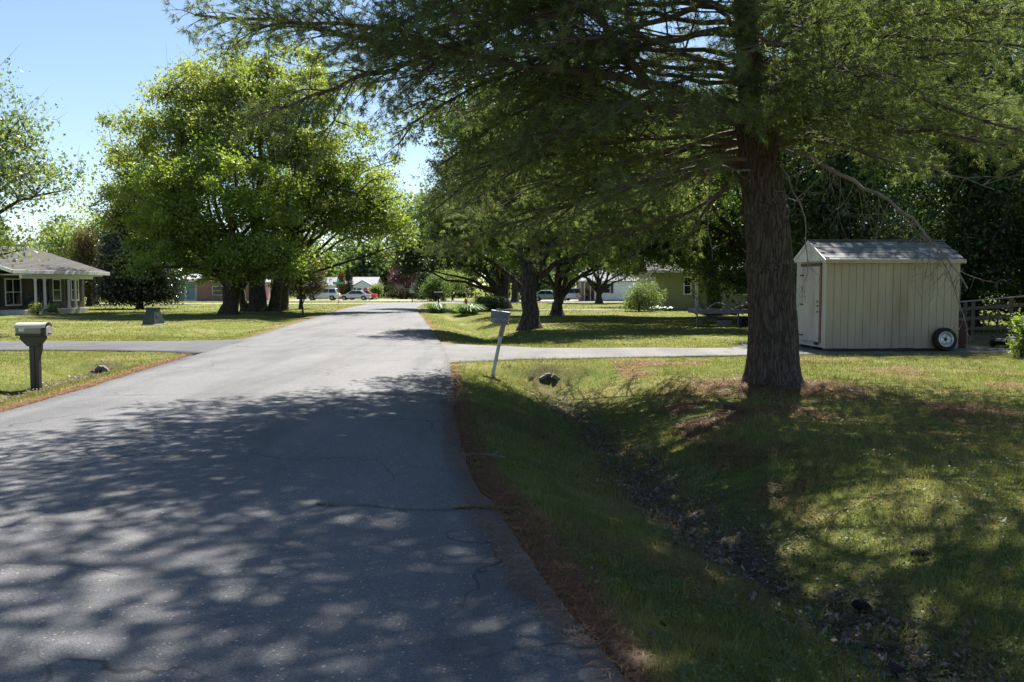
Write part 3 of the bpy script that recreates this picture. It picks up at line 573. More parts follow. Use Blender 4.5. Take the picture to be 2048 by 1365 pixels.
# ---- the near white pine
def build_pine():
    g = np.random.default_rng(12); b = PINE; root = empty('pine_tree', (b.x, b.y, float(terr(b.x, b.y))-.12), 0, 'big white pine with rough trunk standing on the lawn before the shed', 'tree')
    o = np.array(root.location)
    # trunk with plated bark relief
    ctr = [(-.3, 1547), (0, 1547), (1., 1546), (2.4, 1538), (4.1, 1514), (6.4, 1486)]
    zz = np.concatenate([np.arange(-.3, 7.2, .032), np.arange(7.2, 22.5, .3)]); n = 110
    cxs = np.array([P(px, 682 - (z-1.5)*118, b.y).x - b.x for z, px in ctr]); cz = [q[0] for q in ctr]
    cxz = np.interp(zz, cz+[22.5], list(cxs)+[cxs[-1]-.25]); cyz = .05*np.sin(zz*.7)
    rad = .94*np.interp(zz, [-.3, 0, .12, .3, .6, 1.2, 2.0, 2.9, 4.1, 4.6, 6.4, 12, 22.5], [.53, .495, .475, .445, .43, .41, .39, .37, .33, .265, .18, .12, .03])
    for zc, am, wd in ((2.02, .05, .08), (2.95, .045, .09), (4.25, .06, .12), (5.2, .04, .1)): rad = rad + am*np.exp(-((zz-zc)/wd)**2)
    a = np.arange(n)*2*PI/n; AA, ZZ = np.meshgrid(a, zz); ca, sa = np.cos(AA), np.sin(AA)
    wx = fbm(ca*2.2, sa*2.2, ZZ*1.1, 5)*1.9; nr = np.abs(((AA*8.6/ (2*PI) * 2.2 + wx*2.0 + .35*vnoise(ca*7, sa*7, ZZ*4.5, 8)) % 1.) - .5)*2
    plate = sstep(nr, .05, .55); brk = np.abs(((ZZ*4.2 + fbm(ca*3.5, sa*3.5, ZZ*.7, 11)*7) % 1.)-.5)*2; plate = plate*(.45+.55*sstep(brk, .02, .25))
    amp = np.interp(ZZ, [0, 3, 7, 22], [.030, .026, .016, .006])
    rr = rad[:, None]*(1 + .05*(fbm(ca*1.5, sa*1.5, ZZ*.5, 3)-.5)) + amp*(plate-.6) + .006*(vnoise(ca*30, sa*30, ZZ*18, 4)-.5)
    lobe = np.maximum(0, np.cos((AA-R(20))*2.5))**2*.22 + np.maximum(0, np.cos((AA-R(-75))*2.))**3*.14
    rr = rr + lobe*np.exp(-np.maximum(ZZ+.05, 0)/.2)*1.15
    V = np.stack([cxz[:, None]+rr*ca, cyz[:, None]+rr*sa, ZZ], -1).reshape(-1, 3); m = len(zz)
    i = np.arange(m-1)[:, None]*n; j = np.arange(n)[None]; j2 = (j+1) % n; Fq = np.stack([i+j, i+j2, i+n+j2, i+n+j], -1).reshape(-1, 4)
    link('trunk', np_mesh('trunk', V, Fq, smooth=True), M['bark_pine'], root)
    def tc(z): return np.array([np.interp(z, zz, cxz), np.interp(z, zz, cyz), z])
    A = Acc(); D = Acc(); tp, td, ts = [], [], []
    def resample(pts, step):
        pts = np.asarray(pts, float); s = np.r_[0, np.cumsum(np.linalg.norm(np.diff(pts, axis=0), axis=1))]; n = max(4, int(s[-1]/step)); q = np.linspace(0, s[-1], n)
        t2 = np.stack([np.interp(q, s, pts[:, k]) for k in range(3)], 1)
        for _ in range(2): t2[1:-1] = (t2[:-2]+2*t2[1:-1]+t2[2:])/4
        return t2, s[-1]
    def limb(pts, r0, f0=.25, dens=1., sec=.40, scale=1., droop=.06):
        dens = dens*(1.45 if scale < 1.5 else 1.)
        """a limb with side branches, twigs and needle tufts (f0: where foliage begins)"""
        path, ln = resample(pts, .35); path[1:-1] += g.normal(0, .03, (len(path)-2, 3)); k = len(path)
        A.tube(path, r0*np.linspace(1, .12, k)**.9+.006, 7)
        ns = int(ln/.24*dens)
        for q in range(ns):
            t = f0 + (1-f0)*(q+g.random())/ns; j = t*(k-1); j0 = min(int(j), k-2); p0 = path[j0]+(path[j0+1]-path[j0])*(j-j0)
            d = unit(path[j0+1]-path[j0]); sd = unit(np.cross(d, [0, 0, 1.]))*(1 if q % 2 else -1)
            sl = sec*ln*(1.05-t)**.75*g.uniform(.45, 1.15)+.18; dd = unit(d*g.uniform(.45, 1.)+sd*g.uniform(.5, 1.)+np.array([0, 0, g.normal(-.02, .28)]))
            e = p0+dd*sl+np.array([0, 0, -droop*sl*g.uniform(0, 2)]); mid = (p0+e)/2+np.array([0, 0, .07*sl])+g.normal(0, .04*sl, 3); bz = bez(p0, mid, e, 6)
            A.tube(bz[[0, 2, 3, 5]], np.linspace(.012, .003, 4)*(.6+.5*sl)*scale, 4 if scale < 1.5 else 3)
            nt = max(2, int(sl/.13*dens))
            for w in range(nt):
                u = .22+.78*(w+g.random())/nt; jj = u*5; j1 = min(int(jj), 4); pp = bz[j1]+(bz[j1+1]-bz[j1])*(jj-j1); d1 = unit(bz[j1+1]-bz[j1])
                tw = unit(d1*.9+g.normal(0, .65, 3)+np.array([0, 0, .12])); tl = g.uniform(.12, .36)*scale*(1.15-.5*u); ee = pp+tw*tl
                if scale < 1.5 and w % 3 == 0: A.tube(np.stack([pp, ee]), np.array([.0042, .0025]), 3)
                for v in (.72, 1.):
                    tp.append(pp+tw*tl*v); td.append(tw); ts.append(scale)
            tp.append(e); td.append(dd); ts.append(scale)
        tp.append(path[-1]); td.append(unit(path[-1]-path[-2])); ts.append(scale)
    def PL(*q): return [np.array(P(*p))-o for p in q]
    def dead(pts, r0, nt, l0=.5, down=.6):
        path, ln = resample(pts, .2); k = len(path); path[1:-1] += g.normal(0, .022, (k-2, 3)); D.tube(path, r0*np.linspace(1, .2, k)+.002, 6)
        for q in range(nt):
            j = int(g.uniform(.15, 1)*(k-1)); p0 = path[j]; sl = l0*g.uniform(.3, 1.2); e = p0+unit(g.normal(0, .6, 3)+np.array([0, 0, -down]))*sl
            bz = bez(p0, (p0+e)/2+g.normal(0, .16*sl, 3), e, 6); D.tube(bz, np.linspace(.006, .002, 6), 4)
            for _ in range(3):
                u = bz[g.integers(2, 6)]; e2 = u+unit(g.normal(0, .7, 3)+np.array([0, 0, -down]))*sl*g.uniform(.2, .6); D.tube(bez(u, (u+e2)/2+g.normal(0, .1*sl, 3), e2, 4), np.linspace(.004, .0015, 4), 3)
    # limbs read from the photograph
    limb(PL((1490, 222, 14.4), (1380, 186, 14.2), (1300, 168, 14.0), (1120, 140, 13.7), (942, 112, 13.3), (700, 70, 12.8), (470, 35, 12.2), (390, 30, 12.0)), .085, .40, 1.)
    limb(PL((1300, 172, 14.0), (1255, 120, 13.9), (1205, 50, 13.8), (1160, -40, 13.6), (1080, -170, 13.3)), .075, .35, .8)
    limb(PL((1480, 62, 14.4), (1400, 70, 14.2), (1300, 92, 14.1), (1200, 112, 14.1), (1110, 190, 14.4), (1040, 280, 14.8)), .055, .35, 1.)
    limb(PL((1485, -60, 14.4), (1280, -20, 14.0), (1090, 25, 13.5), (940, 92, 13.2), (760, 140, 12.9), (600, 200, 12.6), (520, 230, 12.4)), .07, .35, 1.1)
    limb(PL((1475, -170, 14.3), (1100, -70, 13.2), (900, 0, 12.6), (765, 62, 12.2), (640, 40, 11.9), (500, 60, 11.6)), .065, .4, 1.)
    limb(PL((1480, -20, 14.4), (1250, 60, 14.6), (1000, 150, 14.8), (860, 215, 14.9), (800, 285, 15.0)), .05, .35, 1.)
    limb(PL((1500, 330, 14.7), (1400, 345, 15.2), (1300, 362, 15.8), (1210, 385, 16.2), (1080, 430, 16.8), (965, 470, 17.2), (880, 495, 17.5)), .05, .30, 1.1)
    limb(PL((1495, 285, 14.7), (1350, 270, 15.6), (1180, 290, 16.6), (1050, 320, 17.2), (930, 350, 17.8)), .05, .25, 1.)
    limb(PL((1490, 240, 14.8), (1380, 210, 16.), (1250, 200, 17.2), (1080, 215, 18.6), (960, 250, 19.4)), .05, .25, 1.)
    limb(PL((1495, 345, 14.5), (1420, 400, 14.9), (1320, 450, 15.4), (1200, 470, 15.8), (1080, 500, 16.2)), .035, .20, 1.)
    limb(PL((1490, 320, 14.1), (1420, 330, 13.4), (1310, 350, 12.8), (1200, 400, 12.4)), .035, .20, 1.1)
    limb(PL((1490, 160, 14.1), (1400, 150, 13.4), (1280, 180, 12.7), (1180, 260, 12.2)), .04, .25, 1.)
    limb(PL((1500, 225, 14.1), (1540, 185, 13.0), (1610, 150, 12.0), (1690, 120, 11.2)), .045, .18, 1.35)
    limb(PL((1495, 260, 14.1), (1500, 235, 13.0), (1480, 220, 12.0), (1430, 230, 11.2)), .04, .18, 1.35)
    limb(PL((1505, 270, 14.1), (1580, 245, 13.1), (1680, 215, 12.3), (1790, 215, 11.6)), .04, .18, 1.35)
    limb(PL((1495, 120, 14.1), (1520, 95, 13.0), (1570, 60, 12.0), (1640, 40, 11.2)), .04, .2, 1.3)
    limb(PL((1540, 295, 14.3), (1660, 245, 14.0), (1830, 268, 13.5), (1950, 280, 13.2), (2100, 300, 12.9)), .05, .3, 1.)
    limb(PL((1510, 150, 14.5), (1650, 100, 14.5), (1800, 55, 14.4), (2000, 20, 14.3), (2100, 30, 14.2)), .05, .3, 1.)
    limb(PL((1530, 230, 14.6), (1700, 170, 15.4), (1880, 190, 16.2), (2060, 250, 17.0)), .05, .25, 1.)
    limb(PL((1500, 30, 14.5), (1650, -40, 14.6), (1850, -40, 14.8), (2080, 60, 15.)), .05, .3, .9)
    limb(PL((1510, 200, 14.9), (1560, 160, 16.2), (1640, 170, 17.6), (1760, 210, 19.)), .05, .25, .9)
    limb(PL((1490, 180, 14.9), (1440, 130, 16.2), (1400, 110, 17.8), (1330, 120, 19.2)), .05, .25, .9)
    # upper whorls above the frame: fewer, larger tufts (they shade the road and lawn)
    def az_limb(z, az, ln, dz, r0=.04, **k):
        s_ = tc(z); dv = np.array([math.cos(R(az)), math.sin(R(az)), 0]); limb([s_, s_+dv*ln*.45+np.array([0, 0, .09*ln]), s_+dv*ln*.75+np.array([0, 0, .05*ln+.5*dz]), s_+dv*ln+np.array([0, 0, dz])], r0, .22, **k)
    for z, az, ln, dz in ((4.3, 150, 6.2, -1.0), (4.5, 125, 6.0, -.6), (4.4, 168, 5.6, -1.4), (4.9, 178, 5.2, -1.2), (5.2, 140, 6.6, .0), (5.4, 162, 6.4, -.4), (5.9, 172, 7.0, .2), (5.8, 120, 6., .4), (6.2, 150, 7., .3), (6.5, 185, 6.8, .2), (4.2, 195, 4.4, -.5), (5.0, 205, 5.0, -.2), (6.0, 200, 6.2, .1), (6.6, 165, 8.0, .6), (6.9, 178, 8.4, .5), (6.8, 190, 8.0, .4), (7.1, 155, 7.6, .6), (6.4, 210, 6.4, .2), (7.2, 200, 7.4, .4), (6.7, 140, 7., .6),
                           (4.9, 20, 5.6, -.2), (5.3, 40, 6., .2), (5.6, -5, 6.2, -.2), (6.0, 15, 6.5, .3), (6.3, 35, 6.4, .6), (6.4, -25, 5.6, .2), (5.1, 65, 6., .3), (5.0, -45, 4.2, -.2), (4.6, -80, 3.6, -.4), (4.9, -105, 3.6, -.3), (4.1, -60, 3.0, -.3), (4.2, -95, 3.0, -.2), (4.4, -35, 3.8, -.5), (4.7, -60, 3.6, .0), (4.3, -120, 3.2, -.2), (5.2, -85, 3.6, .1), (5.8, -50, 4.2, .2), (5.4, -65, 4., .0), (5.5, -120, 4., -.2), (6.2, -95, 4.4, .1)):
        az_limb(z, az+g.normal(0, 4), ln, dz)
    for q in (((1500, 320, 14.6), (1420, 330, 15.2), (1320, 380, 15.8), (1240, 440, 16.2), (1190, 500, 16.4)), ((1500, 300, 14.6), (1380, 320, 15.6), (1250, 350, 16.8), (1130, 400, 17.6), (1050, 460, 18.2)), ((1495, 280, 14.7), (1330, 310, 16.2), (1160, 340, 17.6), (1000, 400, 18.8), (920, 450, 19.4)),
              ((1500, 340, 14.5), (1440, 380, 14.8), (1390, 440, 15.2), (1350, 500, 15.6)), ((1490, 270, 14.6), (1300, 240, 15.8), (1120, 260, 16.8), (960, 330, 17.6), (860, 400, 18.2)), ((1490, 260, 14.5), (1360, 290, 14.6), (1220, 330, 14.9), (1100, 400, 15.2)), ((1480, 300, 14.9), (1360, 330, 17.), (1200, 390, 19.), (1080, 440, 20.5)),
              ((1550, 300, 14.6), (1640, 270, 15.4), (1750, 290, 16.2), (1860, 330, 16.8)), ((1550, 280, 14.5), (1700, 230, 14.6), (1880, 240, 14.8), (2040, 300, 15.)), ((1540, 290, 14.2), (1620, 270, 13.4), (1720, 290, 12.8), (1800, 330, 12.4))):
        limb(PL(*q), .04, .2, 1.)
    for z in np.arange(7.0, 21.6, .6):
        for q in range(6):
            az = g.uniform(0, 2*PI); ln = np.interp(z, [7, 10, 14, 18, 21.6], [7.8, 7.2, 5.6, 3.6, 1.2])*g.uniform(.7, 1.12); s_ = tc(z); dv = np.array([math.cos(az), math.sin(az), 0])
            if dv[0] > .1 and g.random() < .52: continue
            e = s_+dv*ln+np.array([0, 0, g.uniform(.05, .22)*ln]); limb([s_, s_+dv*ln*.5+np.array([0, 0, .02*ln]), e], .05, .2, .80 if dv[0] < .1 else .5, .40, 2.0)
    # dead drooping branch in front of the shed and bare twigs
    dead(PL((1560, 298, 14.2), (1600, 306, 14.0), (1670, 345, 13.7), (1760, 390, 13.4), (1820, 435, 13.2), (1870, 485, 13.0), (1905, 535, 12.9), (1935, 578, 12.8)), .042, 46, .75, .95)
    dead(PL((1560, 330, 14.), (1600, 400, 13.8), (1612, 470, 13.7), (1614, 555, 13.6), (1604, 605, 13.6)), .012, 9, .38, .6)
    dead(PL((1870, 485, 13.0), (1905, 560, 13.), (1925, 620, 13.), (1934, 690, 13.)), .010, 8, .3, .7)
    dead(PL((1500, 340, 14.2), (1420, 330, 13.9), (1340, 345, 13.7)), .012, 10, .5, .2)
    dead(PL((1420, 350, 14.6), (1410, 420, 14.6), (1425, 520, 14.6)), .012, 6, .4, .2)
    dead(PL((1550, 380, 14.1), (1565, 385, 14.)), .008, 4, .3, .3)
    dead(PL((1530, 250, 14.3), (1700, 280, 13.6), (1860, 330, 13.2), (1990, 380, 13.)), .014, 22, .8, .3)
    link('limbs', A.mesh('limbs', smooth=True), M['limb'], root)
    link('dead_branch', D.mesh('dead_branch', smooth=True), M['twig'], root)['label'] = 'bare drooping dead branches hanging before the shed'
    tp, td, ts = np.array(tp), unit(np.array(td)), np.array(ts)
    idx = np.repeat(np.arange(len(tp)), np.where(ts > 1.5, 5, 11)); n = len(idx); s = ts[idx]
    nd = unit(td[idx]*.85+g.normal(0, .55, (n, 3))+np.array([0, 0, -.05])); L = g.uniform(.075, .125, n)*np.where(s > 1.5, 1.9, 1.); w = np.where(s > 1.5, .022, .0045)
    sd = unit(np.cross(nd, g.normal(0, 1, (n, 3))))*w[:, None]; p = tp[idx]+g.normal(0, .012, (n, 3))
    V = np.stack([p-sd, p+sd, p+nd*L[:, None]], 1).reshape(-1, 3); tint = np.clip(g.normal(.42, .26, len(tp))[idx]+g.normal(0, .1, n), 0, 1)
    cr = link('crown', np_mesh('crown', V, np.arange(len(V)).reshape(-1, 3), {'tint': np.repeat(tint, 3)}), M['needle'], root)
    print('pine tufts', len(tp), 'needles', n)
    # yellow pollen cones in the near foliage
    wp = tp+o; px = 1024+wp[:, 0]/wp[:, 1]*F_PX; k = np.where((ts < 1.5) & (wp[:, 1] < 13.2) & (px > 1380) & (px < 1800))[0]; k = g.choice(k, min(240, len(k)), replace=False); Bc = MB()
    for q in k:
        c = tp[q]+td[q]*.03; Bc.raw([c+np.array(v)*.5 for v in ((.02, 0, 0), (-.02, 0, 0), (0, .02, 0), (0, -.02, 0), (0, 0, .035), (0, 0, -.035))], [(0, 2, 4), (2, 1, 4), (1, 3, 4), (3, 0, 4), (2, 0, 5), (1, 2, 5), (3, 1, 5), (0, 3, 5)])
    tag(Bc.build('pollen_cones', pmat('pollen_cone', (.42, .27, .06), (.34, .20, .05), 9, .8), root), kind='stuff')
    return root
build_pine()

# ---- left side trees
def at(px, py): g = G(px, py); return Vector((g.x, g.y, g.z-.02))
b = at(458, 630)
make_tree('maple_tree', 'bright green maple with stout trunk nearest the road on the left lawn', 'tree', b, 4.2, .46,
    [(-2.6, -1.2, 7.2, 2.0, 2.2, 2.0), (1.0, -1.8, 7.4, 1.8, 2.0, 2.2), (-4.2, .6, 6.2, 1.9, 2.2, 1.7), (3.2, -.6, 6.8, 1.5, 2.0, 2.0), (0, .5, 5.0, 3.6, 3.0, 2.0), (-3.4, -1.0, 3.7, 2.8, 2., 1.6), (1.8, -1.4, 3.3, 2.6, 2., 1.2), (-.6, -.4, 9.0, 1.1, 1.3, 1.5), (3.4, -.6, 2.9, 1.8, 1.6, 1.), (-1., 1.8, 2.8, 2.6, 1.4, 1.0)],
    300, 190, .18, 'maple', 'bark', 21, 16, (.3, 0), sig=(.40, .40, .28), zmin=1.7, rag=1.1)
b = at(515, 624)
make_tree('maple_tree', 'tallest yellow green maple with several dark trunks, left of the road', 'tree', b, 6., .55,
    [(-1, -1, 13.2, 5.0, 5., 4.2), (3.4, -1.5, 12.4, 4.6, 4.6, 4.0), (-4.8, -1.4, 10.5, 4.0, 4., 3.6), (6.2, 0, 9.4, 3.8, 4., 2.8), (-6.8, 1, 8.0, 3.4, 3.6, 3.0), (.8, -1.2, 9.6, 5., 5., 3.4), (-1.6, -2.6, 12.4, 4.4, 4., 3.2), (1.5, 0, 16.0, 3.6, 3.2, 1.9), (-8.3, 1, 7.0, 2.2, 2.8, 1.6), (-8.6, 1.5, 9.4, 2.2, 2.6, 2.4), (7.4, .5, 7.2, 2.6, 3, 1.6), (-3.2, 0, 15.2, 2.0, 2., 1.6), (5.4, -1, 14.2, 1.8, 2., 1.6), (-7.6, 0, 11.6, 1.8, 2., 1.5)],
    470, 215, .2, 'maple_y', 'bark', 22, 22, sig=(.46, .46, .32), twigs=3, rag=1.15,
    trunks=[(0, 0, .58, 6.2, .2, 0), (.95, .5, .36, 6.5, 1.4, 0), (-.75, -.2, .26, 5.2, -1.2, .2)])
b = at(566, 622)
make_tree('maple_tree', 'low spreading maple whose limbs reach right over the road bend', 'tree', b, 4.2, .30,
    [(3.6, -1.5, 8.6, 2.8, 2.6, 2.0), (6.6, -2.0, 7.4, 2.4, 2.4, 1.8), (2.6, -1.5, 6.6, 2.8, 2.4, 1.5), (5.6, -2.0, 5.9, 2.8, 2.4, 1.1), (.8, -1.2, 4.2, 1.8, 1.6, 1.), (.4, -1, 7.6, 2.4, 2.2, 1.8), (8.6, -2., 5.6, 1.6, 1.6, 1.1), (2.5, -2.6, 10.2, 1.6, 1.6, 1.3)],
    270, 165, .18, 'maple', 'bark', 23, 14, (.9, -.2), sig=(.5, .5, .27), zmin=3.6, rag=.8)
b = at(602, 618)
make_tree('redcedar_tree', 'small rusty brown cedar tucked under the maples by the black mailbox', 'tree', b, 2.6, .13,
    [(0, 0, 2.6, 1.9, 1.6, 1.5), (-.9, 0, 3.4, 1.5, 1.3, 1.3), (.9, -.2, 2.0, 1.3, 1.2, 1.0), (.1, 0, 4.0, 1., 1., 1.)], 260, 120, .13, 'redcedar', 'bark', 24, 8, sig=(.28, .28, .24), lw=.4, along=.4, zmin=.9)
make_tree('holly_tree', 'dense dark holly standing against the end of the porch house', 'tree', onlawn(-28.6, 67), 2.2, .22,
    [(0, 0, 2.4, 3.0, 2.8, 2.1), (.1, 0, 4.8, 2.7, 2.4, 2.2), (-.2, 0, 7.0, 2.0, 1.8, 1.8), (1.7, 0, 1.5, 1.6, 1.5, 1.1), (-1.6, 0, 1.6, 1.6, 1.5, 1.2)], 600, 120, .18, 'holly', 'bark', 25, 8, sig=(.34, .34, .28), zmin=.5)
make_tree('silver_maple_tree', 'sparse silvery leaved tree reaching in from the left edge', 'tree', onlawn(-22.6, 33), 5.0, .30,
    [(1.2, 0, 8.4, 3.2, 3., 2.2), (3.4, -.4, 7.0, 2.7, 2.6, 1.6), (4.6, -.6, 5.6, 2.1, 2.0, 1.1), (2.0, -.6, 4.6, 2.4, 2.2, 1.2), (3.2, -.8, 3.3, 1.5, 1.6, .75), (-1.5, 0, 8, 3., 3., 2.6)],
    330, 62, .15, 'silver', 'bark', 26, 16, (.8, 0), sig=(.46, .46, .34), twigs=2, zmin=2.7)
make_tree('roadside_tree', 'pale green rounded tree behind the brown roofed porch house', 'tree', onlawn(-44, 92), 3.5, .3, [(0, 0, 6, 4.2, 4, 3.6), (-3.4, 0, 5, 3.2, 3, 3), (3., 0, 4.4, 3., 3, 2.8)], 260, 70, .28, 'pale_leaf', 'bark', 27, 9, sig=(.6, .6, .5), zmin=1.)
make_tree('cedar_tree', 'yellow green conical evergreen close behind the porch house roof', 'tree', onlawn(-38.8, 80), 3.5, .2, [(0, 0, 2.4, 2.4, 2.2, 2), (0, 0, 4.4, 1.7, 1.7, 1.7), (0, 0, 5.9, 1., 1., 1.3)], 230, 80, .2, 'redcedar', 'bark', 28, 7, sig=(.34, .34, .34), lw=.45, along=.4, zmin=.6)
make_tree('roadside_tree', 'tall dark tree at the far left behind the porch house', 'tree', onlawn(-62, 100), 4, .3, [(0, 0, 6, 4, 4, 4), (3, 0, 5, 3, 3, 3), (-3, 0, 7, 4, 3, 3.4)], 230, 60, .3, 'far_leaf', 'bark', 29, 8, sig=(.6, .6, .5), zmin=1.)

# ---- right side trees
def rt(px, py): return at(px, py)
make_tree('garden_tree', 'thick trunked shade tree behind the leaning mailbox', 'tree', rt(1060, 657), 3.3, .36,
    [(-1.6, -.3, 5.0, 2.4, 2.4, 1.6), (1.4, 0, 5.3, 2.4, 2.4, 1.8), (-.2, .2, 6.8, 2.8, 2.6, 2.), (-3.2, 0, 4.3, 1.7, 1.8, 1.2), (3., 0, 4.4, 1.8, 2., 1.3), (-1.7, 0, 3.5, 1.8, 1.8, .7), (3.6, -.6, 6.6, 2.4, 2.4, 1.8), (.6, -1, 9., 3., 2.6, 2.), (-2.2, -.6, 8.2, 2.2, 2.2, 1.6)], 600, 115, .15, 'shade_leaf', 'bark', 31, 12, sig=(.42, .42, .32), zmin=2.8)
make_tree('garden_tree', 'forked middle tree of the row beyond the driveway', 'tree', rt(1114, 631), 2.4, .31,
    [(-1.5, 0, 4.6, 2.2, 2.2, 1.6), (1.6, 0, 4.8, 2.4, 2.2, 1.7), (0, 0, 6.2, 2.6, 2.4, 1.8), (3., 0, 3.8, 1.7, 1.8, 1.), (-2.6, 0, 3.7, 1.5, 1.6, .8), (2.6, -2., 7.4, 2.8, 2.6, 2.2), (.2, -2., 9.4, 3., 3., 2.), (5., -1.5, 6., 2.2, 2.2, 1.8)], 560, 105, .17, 'shade_leaf', 'bark', 32, 12, sig=(.45, .45, .35), zmin=2.5)
make_tree('garden_tree', 'furthest shade tree, before the white sided house', 'tree', rt(1198, 607), 2.6, .34,
    [(-2, 0, 5., 3., 2.8, 2.), (2.2, 0, 5., 3., 2.8, 2.), (0, 0, 7, 3.6, 3., 2.4), (4., 0, 3.8, 2.2, 2.2, 1.2), (-3.5, 0, 4, 2., 2., 1.2)], 330, 100, .21, 'shade_leaf', 'bark', 33, 12, sig=(.55, .55, .42), zmin=2.5)
make_tree('garden_tree', 'leaning dark shade tree between the trailer and the olive house', 'tree', onlawn(11.9, 51), 4.4, .46,
    [(-2.6, -.6, 5.4, 2.6, 2.4, 1.7), (.6, -.6, 6.4, 3., 2.6, 2.2), (3., 0, 6., 2.6, 2.4, 2.), (-4.6, -.8, 4.6, 2., 2., 1.3), (-.8, -1.4, 4.3, 2.4, 1.8, .8), (-2.5, -4., 8., 3.2, 3., 2.2), (1.5, -5., 8.6, 3.2, 3., 2.2), (-5.5, -4., 7., 2.6, 2.6, 1.8), (-4.9, -1.5, 3.8, 2.4, 1.8, .9), (-2.6, -1.6, 3.6, 2.4, 1.6, .8), (-.4, -1.6, 3.7, 2., 1.6, .8)], 740, 110, .17, 'shade_leaf', 'bark', 34, 13, (-.7, 0), sig=(.45, .45, .36), zmin=2.8)
make_tree('cedar_tree', 'tall dark ragged cedar behind the hydrant, darkest crown at centre', 'tree', onlawn(-.5, 68), 12., .40,
    [(-2.2, 0, 4.6, 3.4, 3., 1.6), (-6.0, 0, 4.6, 2.4, 2.4, 1.6), (-3.4, 0, 7.2, 3.6, 3., 1.9), (-6.6, 0, 7.0, 2.0, 2.0, 1.4), (-1.2, 0, 9.8, 3.6, 3.2, 2.1), (-3.4, 0, 10.6, 2.2, 2.2, 1.4), (-2.2, 0, 12.6, 2.4, 2.4, 1.7), (-2.6, 0, 14.6, 2.0, 1.8, 1.3), (-1.2, 0, 16.2, 1.6, 1.4, 1.), (1.6, 0, 12.4, 2.4, 2.2, 1.8), (-7.4, 0, 3.4, 1.4, 1.4, .9), (-3.6, -.8, 3.7, 4.4, 2., .9), (-.5, -.8, 3.9, 2.4, 2., .9)], 640, 140, .2, 'cedar', 'bark', 35, 24, sig=(.56, .56, .26), lw=.4, along=.35, zmin=2.4, rag=.7)
make_tree('garden_tree', 'broad tree with a bluish trunk standing by the far street', 'tree', onlawn(.35, 108), 5.5, .42,
    [(0, 0, 8, 4, 4, 3.2), (-3, 0, 6.4, 2.8, 3, 2), (3, 0, 6.4, 3, 3, 2.2)], 220, 75, .26, 'shade_leaf', 'bark', 36, 10, sig=(.6, .6, .5), zmin=4.)
make_tree('garden_tree', 'broad dark tree over the trailer, its trunk hidden behind the pine', 'tree', onlawn(12.2, 41.2), 5., .42,
    [(-6., -1.6, 6.2, 2.6, 2.6, 1.8), (-4., -3., 8.2, 2.8, 2.6, 2.), (-1., -2., 9.2, 3., 2.8, 2.2), (-7.6, .6, 5.2, 2.2, 2.2, 1.4), (-3.2, .6, 5.2, 2.6, 2.2, 1.3), (-6.4, -4., 7.8, 2.4, 2.4, 1.7), (1.6, -.6, 6.4, 2.6, 2.4, 2.2)], 520, 110, .16, 'shade_leaf', 'bark', 37, 14, sig=(.5, .5, .34), zmin=3.4)
iv = dict(sig=(.55, .55, .5), zmin=.5)
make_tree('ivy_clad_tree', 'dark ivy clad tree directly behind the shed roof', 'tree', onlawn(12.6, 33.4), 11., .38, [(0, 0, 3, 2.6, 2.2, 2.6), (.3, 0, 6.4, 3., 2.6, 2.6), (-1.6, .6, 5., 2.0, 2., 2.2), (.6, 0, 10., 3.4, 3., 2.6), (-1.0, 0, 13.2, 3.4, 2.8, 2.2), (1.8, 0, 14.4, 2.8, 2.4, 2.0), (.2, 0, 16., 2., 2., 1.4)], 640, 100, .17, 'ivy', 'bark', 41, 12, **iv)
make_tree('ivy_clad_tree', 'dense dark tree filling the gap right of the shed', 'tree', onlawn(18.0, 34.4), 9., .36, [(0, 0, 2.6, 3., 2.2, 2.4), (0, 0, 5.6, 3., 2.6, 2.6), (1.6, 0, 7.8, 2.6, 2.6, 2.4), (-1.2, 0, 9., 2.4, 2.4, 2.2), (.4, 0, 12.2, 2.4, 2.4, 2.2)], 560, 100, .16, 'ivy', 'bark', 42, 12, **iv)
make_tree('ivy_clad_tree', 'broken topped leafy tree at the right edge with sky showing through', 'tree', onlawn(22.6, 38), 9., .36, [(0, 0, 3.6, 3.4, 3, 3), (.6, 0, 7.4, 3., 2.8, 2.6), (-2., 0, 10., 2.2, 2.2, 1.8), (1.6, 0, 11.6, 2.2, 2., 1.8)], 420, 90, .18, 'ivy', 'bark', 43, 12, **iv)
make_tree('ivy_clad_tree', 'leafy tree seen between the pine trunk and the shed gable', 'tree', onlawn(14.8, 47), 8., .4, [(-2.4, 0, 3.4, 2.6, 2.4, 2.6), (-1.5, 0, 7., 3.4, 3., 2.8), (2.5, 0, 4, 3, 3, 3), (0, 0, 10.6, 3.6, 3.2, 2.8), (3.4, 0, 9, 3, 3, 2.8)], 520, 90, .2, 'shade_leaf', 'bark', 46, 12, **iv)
make_tree('roadside_tree', 'broad mid green tree far behind the ramp railing', 'tree', onlawn(27, 52), 8., .4, [(-3, 0, 4, 4, 3, 3.6), (0, 0, 8., 4.6, 4, 3.4), (3.5, 0, 5, 4, 3, 3.6), (-4, 0, 9, 3.4, 3, 3.)], 420, 80, .26, 'shade_leaf', 'bark', 47, 12, **iv)
make_tree('roadside_tree', 'mid green tree rising behind the olive house roof', 'tree', onlawn(20.5, 76), 5., .4, [(0, 0, 6, 5, 4, 4), (-4, 0, 7, 4, 4, 3.4), (2., 0, 10.5, 4.6, 4, 3.2), (-9, 0, 7, 4, 4, 3)], 330, 75, .26, 'far_leaf', 'bark', 44, 10, sig=(.65, .65, .55), zmin=2.)

